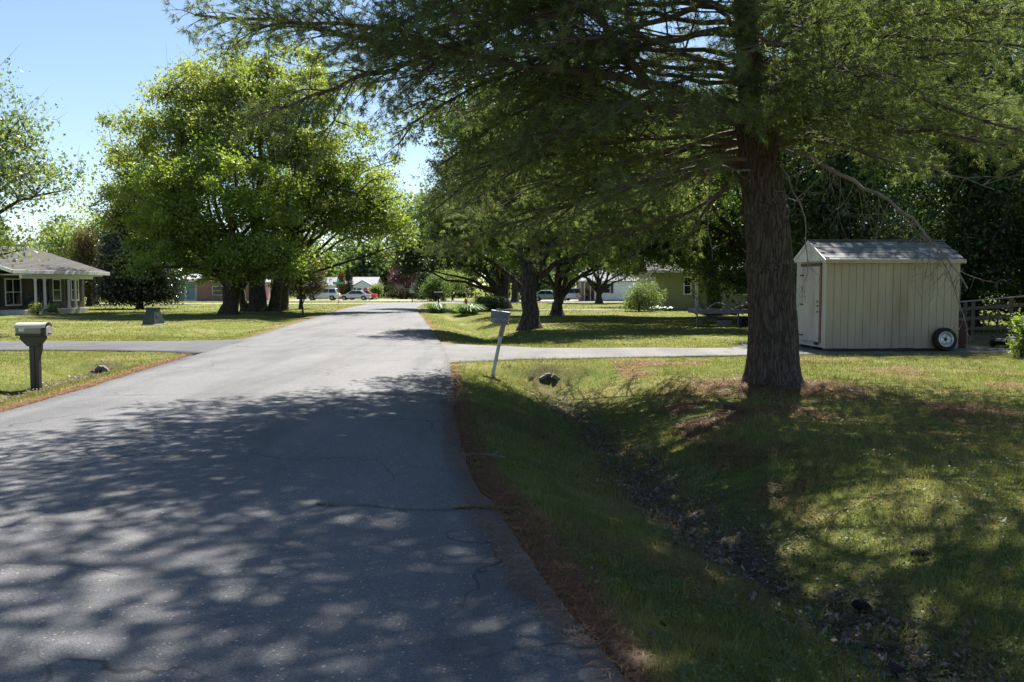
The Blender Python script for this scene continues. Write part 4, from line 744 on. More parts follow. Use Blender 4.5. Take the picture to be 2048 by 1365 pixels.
# ---- far woods: one mass
def far_woods():
    g = np.random.default_rng(77); A, V, T = Acc(), [], []
    for row, y0, step, hh in ((0, 186, 6.5, (9, 13)), (1, 214, 6., (14, 19))):
        for x in np.arange(-165, 166, step):
            xx = x+g.normal(0, 1.8); yy = y0+g.normal(0, 5)+abs(x)*.08; h = g.uniform(*hh)
            lobes = [(xx+g.normal(0, 1.2), yy+g.normal(0, 1.4), h*q, 4.6*w, 3.4*w, h*.17) for q, w in ((.10, .95), (.28, 1.), (.46, 1.), (.64, .85), (.80, .62), (.92, .4))]
            c, v, t = crown_data(lobes, 60, 21, 1.05, g, sig=(.9, .9, .8), zmin=.2); V.append(v); T.append(np.clip(t+g.normal(0, .22), 0, 1)); A.tube(np.array([[xx, yy, -1.], [xx, yy, h*.8]]), [.3, .08], 5)
    V = np.concatenate(V); n = len(V); tv, tf = np.concatenate(A.V), np.concatenate(A.F); tf = np.concatenate([tf[:, :3], tf[:, [0, 2, 3]]]); F_ = np.concatenate([np.arange(n).reshape(-1, 3), tf+n])
    me = np_mesh('distant_woods', np.concatenate([V, tv]), F_, {'tint': np.r_[np.concatenate(T), np.zeros(len(tv))]}, mi=np.r_[np.zeros(n//3), np.ones(len(tf))])
    me.materials.append(M['far_leaf']); me.materials.append(M['bark'])
    tag(link('distant_woods', me), 'mixed green woods closing the view beyond the far houses', 'woods', kind='stuff')
far_woods()
make_tree('roadside_tree', 'dark bronze green evergreen mass behind the far white house', 'tree', onlawn(-29, 190), 5, .4, [(0, 0, 4, 5, 4, 4), (-1, 0, 7.6, 4, 4, 3.4), (4.5, 0, 5, 4, 3, 3.6)], 240, 50, .5, 'redcedar', 'bark', 51, 6, sig=(.7, .7, .7), zmin=.5)
make_tree('plum_tree', 'purple leaved plum before the steep roofed house', 'tree', G(812, 598.5), 2.2, .16, [(0, 0, 4.0, 2.6, 2.2, 1.5), (.3, 0, 5.2, 1.6, 1.5, 1.1), (-1.5, 0, 3.4, 1.3, 1.3, .9)], 170, 60, .24, 'plum', 'bark', 52, 8, sig=(.42, .42, .34), zmin=1.4)
make_tree('garden_tree', 'small bright pale tree beside the round dark bush past the hydrant', 'tree', G(905, 601), 1.6, .12, [(0, 0, 2.9, 1.9, 1.7, 1.2), (.7, 0, 2.3, 1.4, 1.4, 1.), (-.7, 0, 3.4, 1.3, 1.3, 1.)], 150, 60, .2, 'pale_leaf', 'bark', 53, 7, sig=(.36, .36, .3), zmin=1.)
def shrub(label, loc, lobes, leaf, seed, ncl=110, nl=60, size=.12, name='shrub', **kw):
    kw.setdefault('sig', (.2, .2, .18)); kw.setdefault('zmin', .08)
    return make_tree(name, label, 'shrub', loc, .5, .05, lobes, ncl, nl, size, leaf, 'bark', seed, 6, stem='stem', foliage='foliage', sides=5, **kw)
shrub('big round dark bush behind the black roadside mailbox', G(872, 603), [(0, 0, 1.5, 2.0, 1.8, 1.5), (0, 0, 2.5, 1.3, 1.2, 1.0)], 'shade_leaf', 61, 190, 70, .17, sig=(.28, .28, .26))
shrub('large dark evergreen bush right of the purple plum tree', G(849, 600.5), [(0, 0, 1.6, 1.4, 1.3, 1.6), (0, 0, 3.2, 1., 1., 1.2)], 'cedar', 66, 150, 60, .2, sig=(.28, .28, .3))
shrub('clipped vase shaped two tone shrub right of the parked red car', G(752, 599), [(0, 0, 1.5, 1.05, 1., .9), (0, 0, .8, .6, .6, .5)], 'pale_leaf', 62, 110, 60, .17, sig=(.2, .2, .2))
shrub('clipped green hedge between the white house and the plum tree', G(772, 596.5), [(-.7, 0, 1.3, 1.1, .9, 1.1), (.9, 0, 1.2, 1.1, .9, 1.)], 'arbor', 63, 120, 60, .2, sig=(.26, .26, .26))
shrub('dark red barberry bush in front of the far white house', G(738, 597.5), [(0, 0, .9, 1.0, .9, .8)], 'plum', 64, 80, 50, .17)
shrub('rusty red rounded bush by the far white house corner', G(1176, 602.5), [(0, 0, 1.0, 1.05, .9, 1.), (.7, 0, .8, .9, .9, .8)], 'redleaf', 65, 120, 60, .16, sig=(.22, .22, .2))
shrub('glossy green garden bush at the corner of the olive house', Gz(1278, 623), [(0, 0, 1.0, 1.1, 1., 1.0), (.8, 0, .9, 1., 1., .9), (-.5, -.2, .6, .7, .7, .6)], 'silver', 67, 150, 60, .09, sig=(.22, .22, .2))
shrub('low yellow green bush above the hostas', Gz(1352, 617), [(0, 0, .55, .75, .6, .45), (.4, 0, .7, .5, .5, .35)], 'pale_leaf', 68, 80, 60, .07, sig=(.14, .14, .12))
shrub('leafy green bush cut by the right edge near the fence', Gz(2046, 716), [(0, 0, .30, .34, .34, .30), (.35, -.1, .5, .4, .4, .4), (.1, .2, .75, .25, .25, .25)], 'maple', 69, 70, 60, .055, sig=(.10, .10, .09))
shrub('tangled brown shrubs under the purple plum tree', G(800, 599), [(0, 0, .8, 2.2, .8, .7), (2.6, 0, .7, 1.8, .8, .6)], 'redcedar', 70, 130, 50, .2, sig=(.26, .26, .24))
for lab, px, py, hh, rr_, lf, sd in (('tall dark green columnar arborvitae by the far white house', 697, 598.5, 5.2, .82, 'arbor', 71), ('short dark columnar arborvitae left of the browned one', 680, 597.8, 3.9, .5, 'arbor', 72), ('browned columnar arborvitae between the two green ones', 685.5, 598, 4.2, .46, 'arbor_dead', 73)):
    loc = G(px, py); make_tree('arborvitae', lab, 'tree', loc, 1., .1, [(0, 0, hh*q, rr_*w, rr_*w, hh*.15) for q, w in ((.12, .9), (.28, 1.), (.46, .95), (.64, .8), (.8, .58), (.93, .3))], 150, 60, .17, lf, 'bark', sd, 4, sig=(.12, .12, .22), lw=.4, along=.5, zmin=.2)
def blade_clump(label, loc, r, h, n, leaf, seed, w=.03, name='daylily_clump', cat='plant'):
    g = np.random.default_rng(seed); a = g.random(n)*2*PI; q = g.random(n)**.6*r*.5; ba = np.stack([np.cos(a)*q, np.sin(a)*q, 0*q-.03], 1); a2 = a+g.normal(0, .6, n)
    L = h*g.uniform(.6, 1.15, n); out = np.stack([np.cos(a2), np.sin(a2), 0*a], 1)*(r*g.uniform(.3, .8, n))[:, None]; sd = np.stack([-np.sin(a2), np.cos(a2), 0*a], 1)*w/2
    mid = ba+out*.5+np.array([0, 0, 1.])*L[:, None]*.92; tip = ba+out*1.2+np.array([0, 0, 1.])*(L*g.uniform(.45, .95, n))[:, None]
    V = np.stack([ba-sd, ba+sd, mid+sd, mid-sd, mid-sd, mid+sd, tip+sd*.15, tip-sd*.15], 1).reshape(-1, 3)
    root = empty(name, loc, 0, label, cat); link('blades', np_mesh('blades', V, np.arange(len(V)).reshape(-1, 4), {'tint': np.repeat(g.random(n), 8)}), M[leaf], root); return root
blade_clump('daylily clump at the foot of the black mailbox beside the road', Gz(872, 626), .85, .62, 420, 'lily', 81)
blade_clump('bright daylily clump left of the larger dark clump', Gz(938, 628), 1.05, .62, 560, 'lily', 82)
blade_clump('low daylily tuft at the ditch bend beside the brighter clump', Gz(915, 626), .6, .35, 220, 'lily', 83)
blade_clump('darker taller strap leaved clump behind the leaning mailbox', Gz(982, 622), 1.45, 1.0, 800, 'shade_leaf', 84, .05)
def hosta(label, loc, seed):
    g = np.random.default_rng(seed); n = 90; a = g.random(n)*2*PI; q = g.random(n)**.5*.55; p = np.stack([np.cos(a)*q*1.5, np.sin(a)*q, .2+.25*g.random(n)*(1-q)], 1)
    t = unit(np.stack([np.cos(a), np.sin(a), -.25+g.normal(0, .15, n)], 1)); nr = unit(np.stack([g.normal(0, .3, n), g.normal(-.2, .3, n), np.ones(n)], 1)); L = g.uniform(.16, .28, n)
    V = kites(p, t, nr, L, L*.7); root = empty('hosta', loc, 0, label, 'plant'); link('leaves', np_mesh('leaves', V, np.arange(4*n).reshape(-1, 4), {'tint': np.repeat(g.random(n), 4)}), M['hosta'], root)
    A = Acc()
    for k in range(0, n, 3): A.tube(bez(np.array([p[k][0]*.3, p[k][1]*.3, -.05]), np.array([p[k][0]*.6, p[k][1]*.6, p[k][2]]), p[k], 4), .006, 4)
    link('stems', A.mesh('stems'), M['lily'], root)
hosta('white edged hosta clump against the olive house', Gz(1322, 622), 91)
M['concrete_old'] = pmat('mossy_concrete', (.17, .16, .145), (.11, .10, .09), 4, .95, dirt=(.07, .075, .045))

# ------------------------------------------------------------------ houses
def lap(mb, a, b, z0, z1, nrm, step=.13, th=.016):
    """clapboards between plan points a and b, facing nrm"""
    n = max(1, int(round((z1-z0)/step))); nx_, ny_ = nrm
    for k in range(n):
        za, zb = z0+(z1-z0)*k/n, z0+(z1-z0)*(k+1)/n
        p = [(a[0]+nx_*th, a[1]+ny_*th, za), (b[0]+nx_*th, b[1]+ny_*th, za), (b[0]+nx_*.003, b[1]+ny_*.003, zb), (a[0]+nx_*.003, a[1]+ny_*.003, zb), (a[0], a[1], za), (b[0], b[1], za)]
        mb.raw(p, [(0, 1, 2, 3), (4, 5, 1, 0)])
    return mb
def window(parent, c, w, h, axis, out, frame='white', shutters=None, bars=1, glass='glass'):
    """axis 'x' or 'y': the direction the wall runs; out: +1/-1 along the other axis"""
    T = (lambda u, o, z: (c[0]+u, c[1]+o*out, c[2]+z)) if axis == 'x' else (lambda u, o, z: (c[0]+o*out, c[1]+u, c[2]+z))
    f = MB(); t = .07
    for u0, u1, z0, z1 in ((-w/2-t, w/2+t, h/2, h/2+t), (-w/2-t, w/2+t, -h/2-t, -h/2), (-w/2-t, -w/2, -h/2, h/2), (w/2, w/2+t, -h/2, h/2)): f.b2(T(u0, .0, z0), T(u1, .06, z1))
    if bars: f.b2(T(-w/2, .01, -.02), T(w/2, .05, .02))
    if bars > 1: f.b2(T(-.02, .012, -h/2), T(.02, .048, h/2))
    o = f.build('window', M[frame], parent)
    MB().b2(T(-w/2, .0, -h/2), T(w/2, .028, h/2)).build('pane', M[glass], o)
    if shutters:
        for s in (-1, 1):
            q = MB(); q.b2(T(s*(w/2+t+.02), .0, -h/2-t), T(s*(w/2+t+.40), .035, h/2+t))
            for k in range(8): zz = -h/2+h*(k+.5)/8; q.b2(T(s*(w/2+t+.06), .035, zz-.03), T(s*(w/2+t+.36), .045, zz+.03))
            q.build('shutter', M[shutters], parent)
    return o
def gable_roof(root, x0, x1, y0, y1, ridge, ze, zr, mat, axis='y', over=.3, th=.09, name='roof'):
    """two shingled slopes as stepped courses; ridge along axis at x (or y) = ridge"""
    f = MB()
    def slab(e, r):
        n = max(6, int(abs(r-e)/.28))
        for k in range(n):
            t0, t1 = k/n, (k+1)/n+.012; a0, a1 = e+(r-e)*t0, e+(r-e)*min(1, t1); z0, z1 = ze+(zr-ze)*t0, ze+(zr-ze)*min(1, t1); d = .03
            lo, hi = (y0-over, y1+over) if axis == 'y' else (x0-over, x1+over)
            pts = [(a0, lo, z0-th), (a0, hi, z0-th), (a1, hi, z1-th), (a1, lo, z1-th), (a0, lo, z0+d), (a0, hi, z0+d), (a1, hi, z1), (a1, lo, z1)]
            if axis == 'x': pts = [(p[1], p[0], p[2]) for p in pts]
            f.raw(pts, [(0, 1, 2, 3), (7, 6, 5, 4), (0, 4, 5, 1), (1, 5, 6, 2), (2, 6, 7, 3), (3, 7, 4, 0)])
    lo, hi = (x0, x1) if axis == 'y' else (y0, y1)
    slab(lo, ridge); slab(hi, ridge)
    return f.build(name, mat, root)
# porch house, left
def porch_house():
    r = empty('ranch_house', (-30.3, 51, 0), R(-7), 'tan sided house with brown shingle roof and white columned porch', 'house')
    Lx, Ly, Zt = -8.4, 8.7, 2.62
    MB().b2((Lx+.02, .02, -.3), (-.02, Ly-.02, .30)).build('foundation', M['concrete'], r)
    w = MB(); w.b2((Lx+.03, .03, .25), (-.03, Ly-.03, Zt)); w.raw([(Lx+.03, .03, Zt), (-.03, .03, Zt), (-3.9, .03, 4.05), (Lx+.03, Ly-.03, Zt), (-.03, Ly-.03, Zt), (-3.9, Ly-.03, 4.05)], [(0, 1, 2), (5, 4, 3)]); w.build('wall', M['siding_tan'], r)
    s = MB(); lap(s, (Lx, 0), (0, 0), .3, Zt, (0, -1)); s.build('siding', M['siding_tan'], r); s = MB(); lap(s, (0, 0), (0, Ly), .3, Zt, (1, 0)); s.build('porch_siding', pmat('shaded_brown_siding', (.13, .105, .08), (.11, .088, .066), 2, .75), r)  # porch wall darker than the gable: deep porch shade put into its colour
    g = MB(); n = 9
    for k in range(n):
        t0, t1 = k/n, (k+1)/n; a, b = Lx+(-3.9-Lx)*t0, 0+(-3.9)*t0; z0, z1 = Zt+1.43*t0, Zt+1.43*t1; a1, b1 = Lx+(-3.9-Lx)*t1, -3.9*t1
        g.raw([(a, -.018, z0), (b, -.018, z0), (b1, -.004, z1), (a1, -.004, z1)], [(0, 1, 2, 3)])
    g.build('gable_siding', M['siding_tan'], r)
    MB().b2((-.10, -.035, .3), (.03, .10, Zt)).build('corner_board', M['white'], r)
    rf = gable_roof(r, Lx-.5, 1.62, -.25, Ly+.2, -3.9, 2.62, 4.32, M['roof_brown'], 'y', .25)
    f = MB(); f.b2((1.60, -.5, 2.44), (1.66, Ly+.45, 2.66)); f.build('fascia', M['white'], r, .008)
    f = MB(); f.beam((1.62, -.53, 2.56), (-3.9, -.53, 4.25), .05, .20); f.beam((Lx-.5, -.53, 2.56), (-3.9, -.53, 4.25), .05, .20); f.build('rake_board', M['white'], r)
    MB().b2((0.02, .5, 2.36), (1.58, Ly-.3, 2.42)).build('porch_ceiling', M['white'], r); MB().b2((1.22, .6, 2.16), (1.40, 7.6, 2.36)).build('porch_beam', M['white'], r)
    MB().b2((.04, .4, -.2), (1.62, 6.6, .30)).build('porch_floor', M['concrete'], r, .02)
    for yy in (1.9, 2.75, 5.1, 5.8):
        c = MB(); c.box((1.3, yy, 1.24), (.11, .11, 1.84)); c.box((1.3, yy, .38), (.17, .17, .16)); c.box((1.3, yy, 2.1), (.15, .15, .1)); c.build('column', M['white'], r, .008)
    window(r, (.02, 1.6, 1.35), 1.3, 1.5, 'y', 1, 'white', 'dark', 2)
    d = MB(); d.b2((.015, 3.5, .3), (.05, 4.4, 2.3)); o = d.build('door', M['box_green'], r); MB().b2((.05, 3.62, .9), (.07, 4.28, 2.15)).build('pane', M['glass'], o); MB().lathe([(.02, 0), (.03, .03), (.0, .06)], (.05, 4.33, 1.25), 8, 'x').build('handle', M['chrome'], o)
    window(r, (.02, 5.7, 1.45), .7, 1.3, 'y', 1, 'white', 'dark'); window(r, (.02, 7.6, 1.45), .7, 1.3, 'y', 1, 'white', 'dark')
    window(r, (-5.4, -.01, 1.4), 1.2, 1.1, 'x', -1, 'white', None)
    MB().lathe([(.06, 0), (.09, .1), (.08, .25), (.02, .32)], (.10, 4.7, 1.7), 8).build('wall_lantern', M['dark'], r)
    return r
porch_house()
for lab, y in (('dark porch chair beside the front window', 53.1), ('dark porch chair between the white columns', 54.6)):
    r = empty('porch_chair', (-29.65+(y-51)*.122+.08, y, .30), R(-7), lab, 'chair')
    MB().box((0, 0, .42), (.5, .5, .05)).build('seat', M['dark'], r); MB().box((-.24, 0, .75), (.05, .5, .6)).build('backrest', M['dark'], r)
    for sx in (-1, 1):
        MB().box((0, sx*.26, .62), (.5, .05, .04)).build('armrest', M['dark'], r)
        for sy in (-1, 1): MB().box((sx*.22, sy*.22, .2), (.045, .045, .4)).build('leg', M['dark'], r)
shrub('small flowering plant at the porch foot beside the first column', onlawn(-28.1, 51.6), [(0, 0, .35, .4, .4, .3), (.3, 1.2, .3, .4, .5, .25)], 'pale_leaf', 95, 50, 40, .08, sig=(.1, .1, .1))
# brick house beyond the side street
def brick_house():
    g = G(345, 602.5); r = empty('brick_house', g, 0, 'low red brick house with teal glazed doors beyond the left maples', 'house'); W = 11.; D = 8.
    MB().b2((3.3, 0, -.4), (W, D, 2.6)).build('wall', M['brick'], r)
    MB().b2((0.02, .4, -.4), (3.28, D, 2.6)).build('wing_wall', M['siding_white'], r)
    MB().prism([(3.3, 2.6), (W, 2.6), ((3.3+W)/2, 4.2)], .03, D-.03).build('gable', M['brick'], r)
    gable_roof(r, 2.7, W+.6, 0, D, (3.3+W)/2, 2.62, 4.35, M['roof_grey'], 'y', .5); f = MB(); f.beam((2.7, -.52, 2.58), ((3.3+W)/2, -.52, 4.3), .05, .22); f.beam((W+.6, -.52, 2.58), ((3.3+W)/2, -.52, 4.3), .05, .22); f.build('rake_board', M['white'], r)
    f = MB(); f.raw([(-.4, -.1, 2.7), (3.1, -.1, 2.7), (3.1, D, 3.6), (-.4, D, 3.6), (-.4, -.1, 2.85), (3.1, -.1, 2.85), (3.1, D, 3.75), (-.4, D, 3.75)], [(3, 2, 1, 0), (4, 5, 6, 7), (0, 1, 5, 4), (1, 2, 6, 5), (2, 3, 7, 6), (3, 0, 4, 7)]); f.build('wing_roof', M['roof_grey'], r)
    MB().b2((-.42, -.14, 2.62), (3.1, -.10, 2.88)).build('fascia', M['white'], r)
    for x in (.95, 2.35):
        o = MB().b2((x-.62, .30, .15), (x+.62, .38, 2.45)).build('glass_door', M['white'], r); MB().b2((x-.55, .27, .22), (x+.55, .31, 2.36)).build('pane', M['teal_glass'], o)
    window(r, (6.2, -.02, 1.4), 1.4, 1.1, 'x', -1)
brick_house()
# white house, centre left
def white_house():
    r = empty('white_house', (-36.5, 168, float(slope(168))), 0, 'far white sided house with grey roof and small front gable', 'house'); W, D = 10., 8.
    w = MB().b2((0.02, .02, -.4), (W, D, 2.4)).build('wall', M['siding_white'], r); s = MB(); lap(s, (0, 0), (W, 0), 0, 2.4, (0, -1), .2); s.build('siding', M['siding_white'], r)
    gable_roof(r, -.4, W+.4, 0-.3, D+.3, D/2, 2.4, 4.05, M['roof_grey'], 'x', .1)
    MB().prism([(0, 2.4), (8., 2.4), (4., 3.98)], W+.01, W+.06, 'x').build('gable_end', M['white'], r)
    x0 = 5.9; MB().prism([(x0, -.4), (W+.1, -.4), (W+.1, 2.1), ((x0+W+.1)/2, 3.3), (x0, 2.1)], -1.4, 1.5).build('front_gable', M['siding_white'], r)
    f = MB(); xm = (x0+W+.1)/2; f.beam((x0-.3, -.1, 2.05), (xm, -.1, 3.38), 2.9, .1); f.beam((W+.4, -.1, 2.05), (xm, -.1, 3.38), 2.9, .1); f.build('front_roof', M['roof_grey'], r)
    for x in (xm-.65, xm+.65): window(r, (x, -1.42, 1.35), .8, 1.05, 'x', -1)
    for x in (xm-1.5, xm+1.5): MB().b2((x-.2, -1.47, .75), (x+.2, -1.42, 1.95)).build('shutter', M['box_green'], r)
    MB().b2((-4, 1, -.4), (0, 7, 2.0)).build('garage_wall', M['brick'], r); gable_roof(r, -4.3, -.1, .7, 7.3, 4, 2.0, 3.2, M['roof_grey'], 'x', .1, name='garage_roof')
white_house()
def steep_house():
    r = empty('steep_house', (-25.2, 176, float(slope(176))), 0, 'steep grey roofed house half hidden behind the purple plum', 'house')
    MB().b2((.6, 0, -.4), (8.4, 8, 1.6)).build('wall', M['siding_tan'], r); MB().prism([(.6, 1.6), (8.4, 1.6), (4.5, 5.0)], .05, 7.95).build('gable', M['siding_tan'], r)
    gable_roof(r, 0., 9., 0, 8, 4.5, 1.25, 5.25, M['roof_grey'], 'y', .3); window(r, (4.5, -.02, 2.3), .9, 1., 'x', -1); window(r, (2.4, -.02, .8), 1.1, 1., 'x', -1)
steep_house()
def olive_house():
    r = empty('olive_house', (10.2, 62.5, 0), 0, 'olive green sided house in deep shade behind the trailer', 'house'); Zt = 2.8
    for x0, x1, y0, mn in ((0, 3.05, 0, 'siding_olive'), (3.05, 12.5, .55, 'siding_olive')):
        MB().b2((x0+.02, y0+.02, -.3), (x1-.02, y0+8, Zt)).build('wall', M[mn], r); s = MB(); lap(s, (x0, y0), (x1, y0), .1, Zt, (0, -1), .16); s.build('siding', M[mn], r)
    MB().b2((-.04, -.05, 0), (.09, .08, Zt)).build('corner_board', M['white_old'], r); MB().b2((3.0, -.05, 0), (3.12, .08, Zt)).build('corner_board', M['white_old'], r)
    MB().b2((2.88, -.10, .05), (2.96, -.03, Zt)).build('downspout', M['white_old'], r)
    window(r, (2.35, -.01, 1.75), .42, 1.15, 'x', -1); window(r, (6.4, .54, 1.7), .9, 1.1, 'x', -1)
    gable_roof(r, -.5, 13, -.5, 9, 4.2, 2.8, 4.9, M['roof_brown'], 'x', .1); MB().b2((-.6, -.56, 2.66), (13.1, -.5, 2.84)).build('fascia', M['white_old'], r)
olive_house()
def right_white_house():
    r = empty('white_house', (11.0, 116, float(slope(116))), 0, 'bright white clapboard house with green shutters behind the right trees', 'house')
    MB().b2((0.02, .02, -.4), (8, 7, 2.7)).build('wall', M['siding_white'], r); s = MB(); lap(s, (0, 0), (8, 0), .2, 2.7, (0, -1), .24, .03); s.build('siding', M['siding_white'], r)
    MB().b2((-1.7, 1.2, -.4), (0, 6, 2.5)).build('entry_wall', M['siding_tan'], r)
    for x in (-1.3, -.5): MB().b2((x-.06, .9, -.3), (x+.06, 1.02, 2.4)).build('porch_post', M['white'], r)
    gable_roof(r, -1.9, 8.3, -.3, 7.3, 3.5, 2.7, 4.6, M['roof_grey'], 'x', .1); window(r, (1.6, -.02, 1.7), .8, 1.2, 'x', -1, 'white', 'box_green')
    MB().b2((-.02, -.03, -.4), (8, .0, .18)).build('foundation', M['concrete'], r)
right_white_house()
def edge_house():
    r = empty('neighbour_house', (18.15, 30.2, 0), R(-33), 'pale sided house corner just showing at the right edge', 'house')
    MB().b2((.02, .02, -.3), (6, 8, 3.1)).build('wall', M['siding_white'], r); s = MB(); lap(s, (0, 0), (6, 0), .2, 3.1, (0, -1), .15); s.build('siding', M['siding_white'], r); MB().b2((-.06, -.05, .1), (.10, .1, 3.1)).build('corner_board', pmat('cream_trim', (.62, .62, .42), None, 3, .6), r)
    gable_roof(r, -.1, 6.5, -.3, 8.5, 4, 3.1, 4.9, M['roof_brown'], 'x', .05); MB().b2((-.15, -.36, 2.95), (6.5, -.3, 3.12)).build('fascia', M['wood'], r)
edge_house()

# ------------------------------------------------------------------ shed
def shed():
    c = G(1650, 703); rz = R(3); r = empty('shed', (c.x, c.y, 0), rz, 'weathered cream wooden garden shed with shingled gable roof beyond the pine', 'shed')
    Lx, D, z0, zt = 3.56, 2.1, .10, 2.42; ridge = 2.93
    MB().b2((.03, .03, z0+.02), (Lx-.03, D-.03, zt-.02)).build('frame_box', M['dark'], r)
    for y in (.25, D/2, D-.25): MB().b2((.05, y-.06, 0.0), (Lx-.05, y+.06, z0+.02)).build('skid', M['wood'], r)
    w = MB().b2((.03, .022, z0), (Lx-.03, .03, zt)).build('front_wall', M['dark'], r); n = 18
    for k in range(n):
        x0, x1 = Lx*k/n+(.004 if k else .05), Lx*(k+1)/n-(.003 if k < n-1 else .05); h = random.uniform(-.006, .006); b = MB()
        b.b2((x0, -.004+random.uniform(-.002, .002), z0-.03+h), (x1, .022, zt)); b.build('board', M['shed'], w, .003, seg=1)
    w = MB().b2((.022, .03, z0), (.03, D-.03, zt)).build('end_wall', M['dark'], r); n = 11
    for k in range(n):
        y0, y1 = D*k/n+(.004 if k else .04), D*(k+1)/n-(.004 if k < n-1 else .04); MB().b2((0-random.uniform(.0, .003), y0, z0-.02), (.022, y1, zt)).build('board', M['shed_end'], w, .002, seg=1)
    w = MB().b2((Lx-.03, .03, z0), (Lx, D-.03, zt)).build('far_end_wall', M['shed'], r)
    d = MB(); d.b2((-.03, .36, z0+.10), (-.006, 1.62, 2.24)); o = d.build('door', M['dark'], r)
    for k in range(7): y0 = .365+1.25*k/7; MB().b2((-.045, y0, z0+.11), (-.03, y0+1.25/7-.008, 2.23)).build('door_board', M['shed_end'], o, .002, seg=1)
    for z in (.35, 1.2, 2.0): MB().b2((-.055, 1.42, z-.02), (-.045, 1.68, z+.02)).build('hinge', M['dark'], o)
    for z in (1.30, 1.18, 1.02): MB().lathe([(.02, 0), (.025, .015), (.02, .03)], (-.07, .43, z), 8, 'x').build('latch', M['dark'], o)
    MB().b2((-.035, .28, z0+.1), (-.004, .355, 2.32)).build('door_trim', pmat('rusty_trim', (.26, .15, .10), (.16, .09, .06), 6, .8), r); MB().b2((-.035, .28, 2.245), (-.004, 1.7, 2.32)).build('door_trim', M['wood'], r); MB().b2((-.06, .42, .14), (-.03, .62, .22)).build('door_latch_plate', M['dark'], r)
    for (x, y) in ((-.012, -.012), (Lx-.078, -.012)): MB().b2((x, y, z0-.03), (x+.09, y+.02, zt)).build('corner_board', M['shed'], r, .003)
    MB().b2((-.014, -.012, z0-.03), (-.002, .075, zt)).build('corner_board', M['shed_end'], r, .003)
    gm = D/2; MB().prism([(-.08, zt-.05), (D+.08, zt-.05), (gm, ridge-.03)], -.07, .0, 'x').build('gable_panel', M['white_old'], r)
    MB().prism([(0, zt), (D, zt), (gm, ridge-.06)], Lx-.03, Lx+.01, 'x').build('gable_panel', M['white_old'], r)
    # roof: courses of single shingles on the near slope
    run = gm+.12; rise = ridge+.02-(zt-.07); rf = MB(); rf.raw([(-.09, -.12, zt-.055), (Lx+.10, -.12, zt-.055), (Lx+.10, gm, ridge), (-.09, gm, ridge), (-.09, D+.12, zt-.055), (Lx+.10, D+.12, zt-.055)], [(0, 1, 2, 3), (3, 2, 5, 4)])
    roof = rf.build('roof', M['roof_shed'], r); ang = math.atan2(ridge-zt+.055, run); mats = [M['roof_shed'], pmat('shed_shingle_light', (.27, .275, .27), (.16, .165, .165), 9, .95, bmp=.5), pmat('shed_shingle_dark', (.13, .14, .14), (.08, .085, .085), 9, .95, bmp=.5)]
    slopelen = math.hypot(run, ridge-zt+.055); nc = 8; ms = []
    for mt in mats: mb = MB(); mb.box((0, 0, 0), (.27, slopelen/nc*1.12, .012)); q = mb.build('shingle', mt, roof); ms.append(q.data); bpy.data.objects.remove(q)
    for sgn in (1, -1):
        for k in range(nc):
            t = (k+.5)/nc; y = (-.12+run*t) if sgn == 1 else (D+.12-run*t); z = zt-.055+(ridge-zt+.055)*t+.014+.003*(k % 2)
            for j in range(14):
                x = -.09+.135+(j+(.0 if k % 2 else .5))*(Lx+.19-.27)/13.
                if x > Lx-.02: continue
                o = bpy.data.objects.new('shingle', ms[random.choice((0, 0, 1, 2))]); C.objects.link(o); o.parent = roof; o.location = (x, y, z); o.rotation_euler = (sgn*(ang-.03), 0, 0); o.scale.x = 1.005
    MB().beam((-.095, gm, ridge+.02), (Lx+.105, gm, ridge+.02), .2, .03).build('ridge_cap', M['roof_shed'], roof)
    MB().b2((-.09, -.145, zt-.12), (Lx+.10, -.122, zt-.02)).build('fascia', M['shed'], r, .004); f = MB(); f.beam((-.09, -.13, zt-.075), (-.09, gm, ridge-.03), .03, .08); f.beam((-.09, D+.13, zt-.075), (-.09, gm, ridge-.03), .03, .08); f.build('rake_board', M['white_old'], r)
    return r, rz
SH, SHZ = shed()
def wheel_thing(label, loc, rz, rad, tilt):
    r = empty('spare_wheel', loc, rz, label, 'wheel'); r.rotation_euler = (tilt, 0, rz); w = .19
    MB().lathe([(rad*.645, -w*.40), (rad*.68, -w*.49), (rad*.80, -w*.53), (rad*.92, -w*.47), (rad*.985, -w*.34), (rad, -w*.1), (rad, w*.1), (rad*.985, w*.34), (rad*.92, w*.47), (rad*.68, w*.49), (rad*.645, w*.4)], (0, 0, rad), 32, 'y', caps=False).build('tyre', M['rubber'], r, smooth=True)
    o = MB().lathe([(rad*.66, -w*.47), (rad*.64, -w*.50), (rad*.61, -w*.48), (rad*.58, -w*.38), (rad*.55, -w*.36), (rad*.53, -w*.10), (rad*.45, -w*.02), (rad*.40, -w*.22), (rad*.30, -w*.26), (rad*.20, -w*.24), (rad*.15, -w*.30), (rad*.13, -w*.05)], (0, 0, rad), 32, 'y', caps=False).build('rim', M['chrome'], r)
    MB().lathe([(rad*.12, -.055), (rad*.13, -.03), (rad*.05, .0)], (0, 0, rad), 14, 'y').build('hub', M['dark'], o)
    for k in range(5): a = k*2*PI/5; MB().lathe([(.012, -.065), (.012, -.03)], (math.cos(a)*rad*.29, 0, rad+math.sin(a)*rad*.29), 6, 'y').build('lug_nut', M['dark'], o)
p = SH.matrix_basis @ Vector((3.12, -.20, 0)); wheel_thing('black tyre on a bright chrome rim leaning against the shed', (p.x, p.y, .004), SHZ, .31, R(-8))
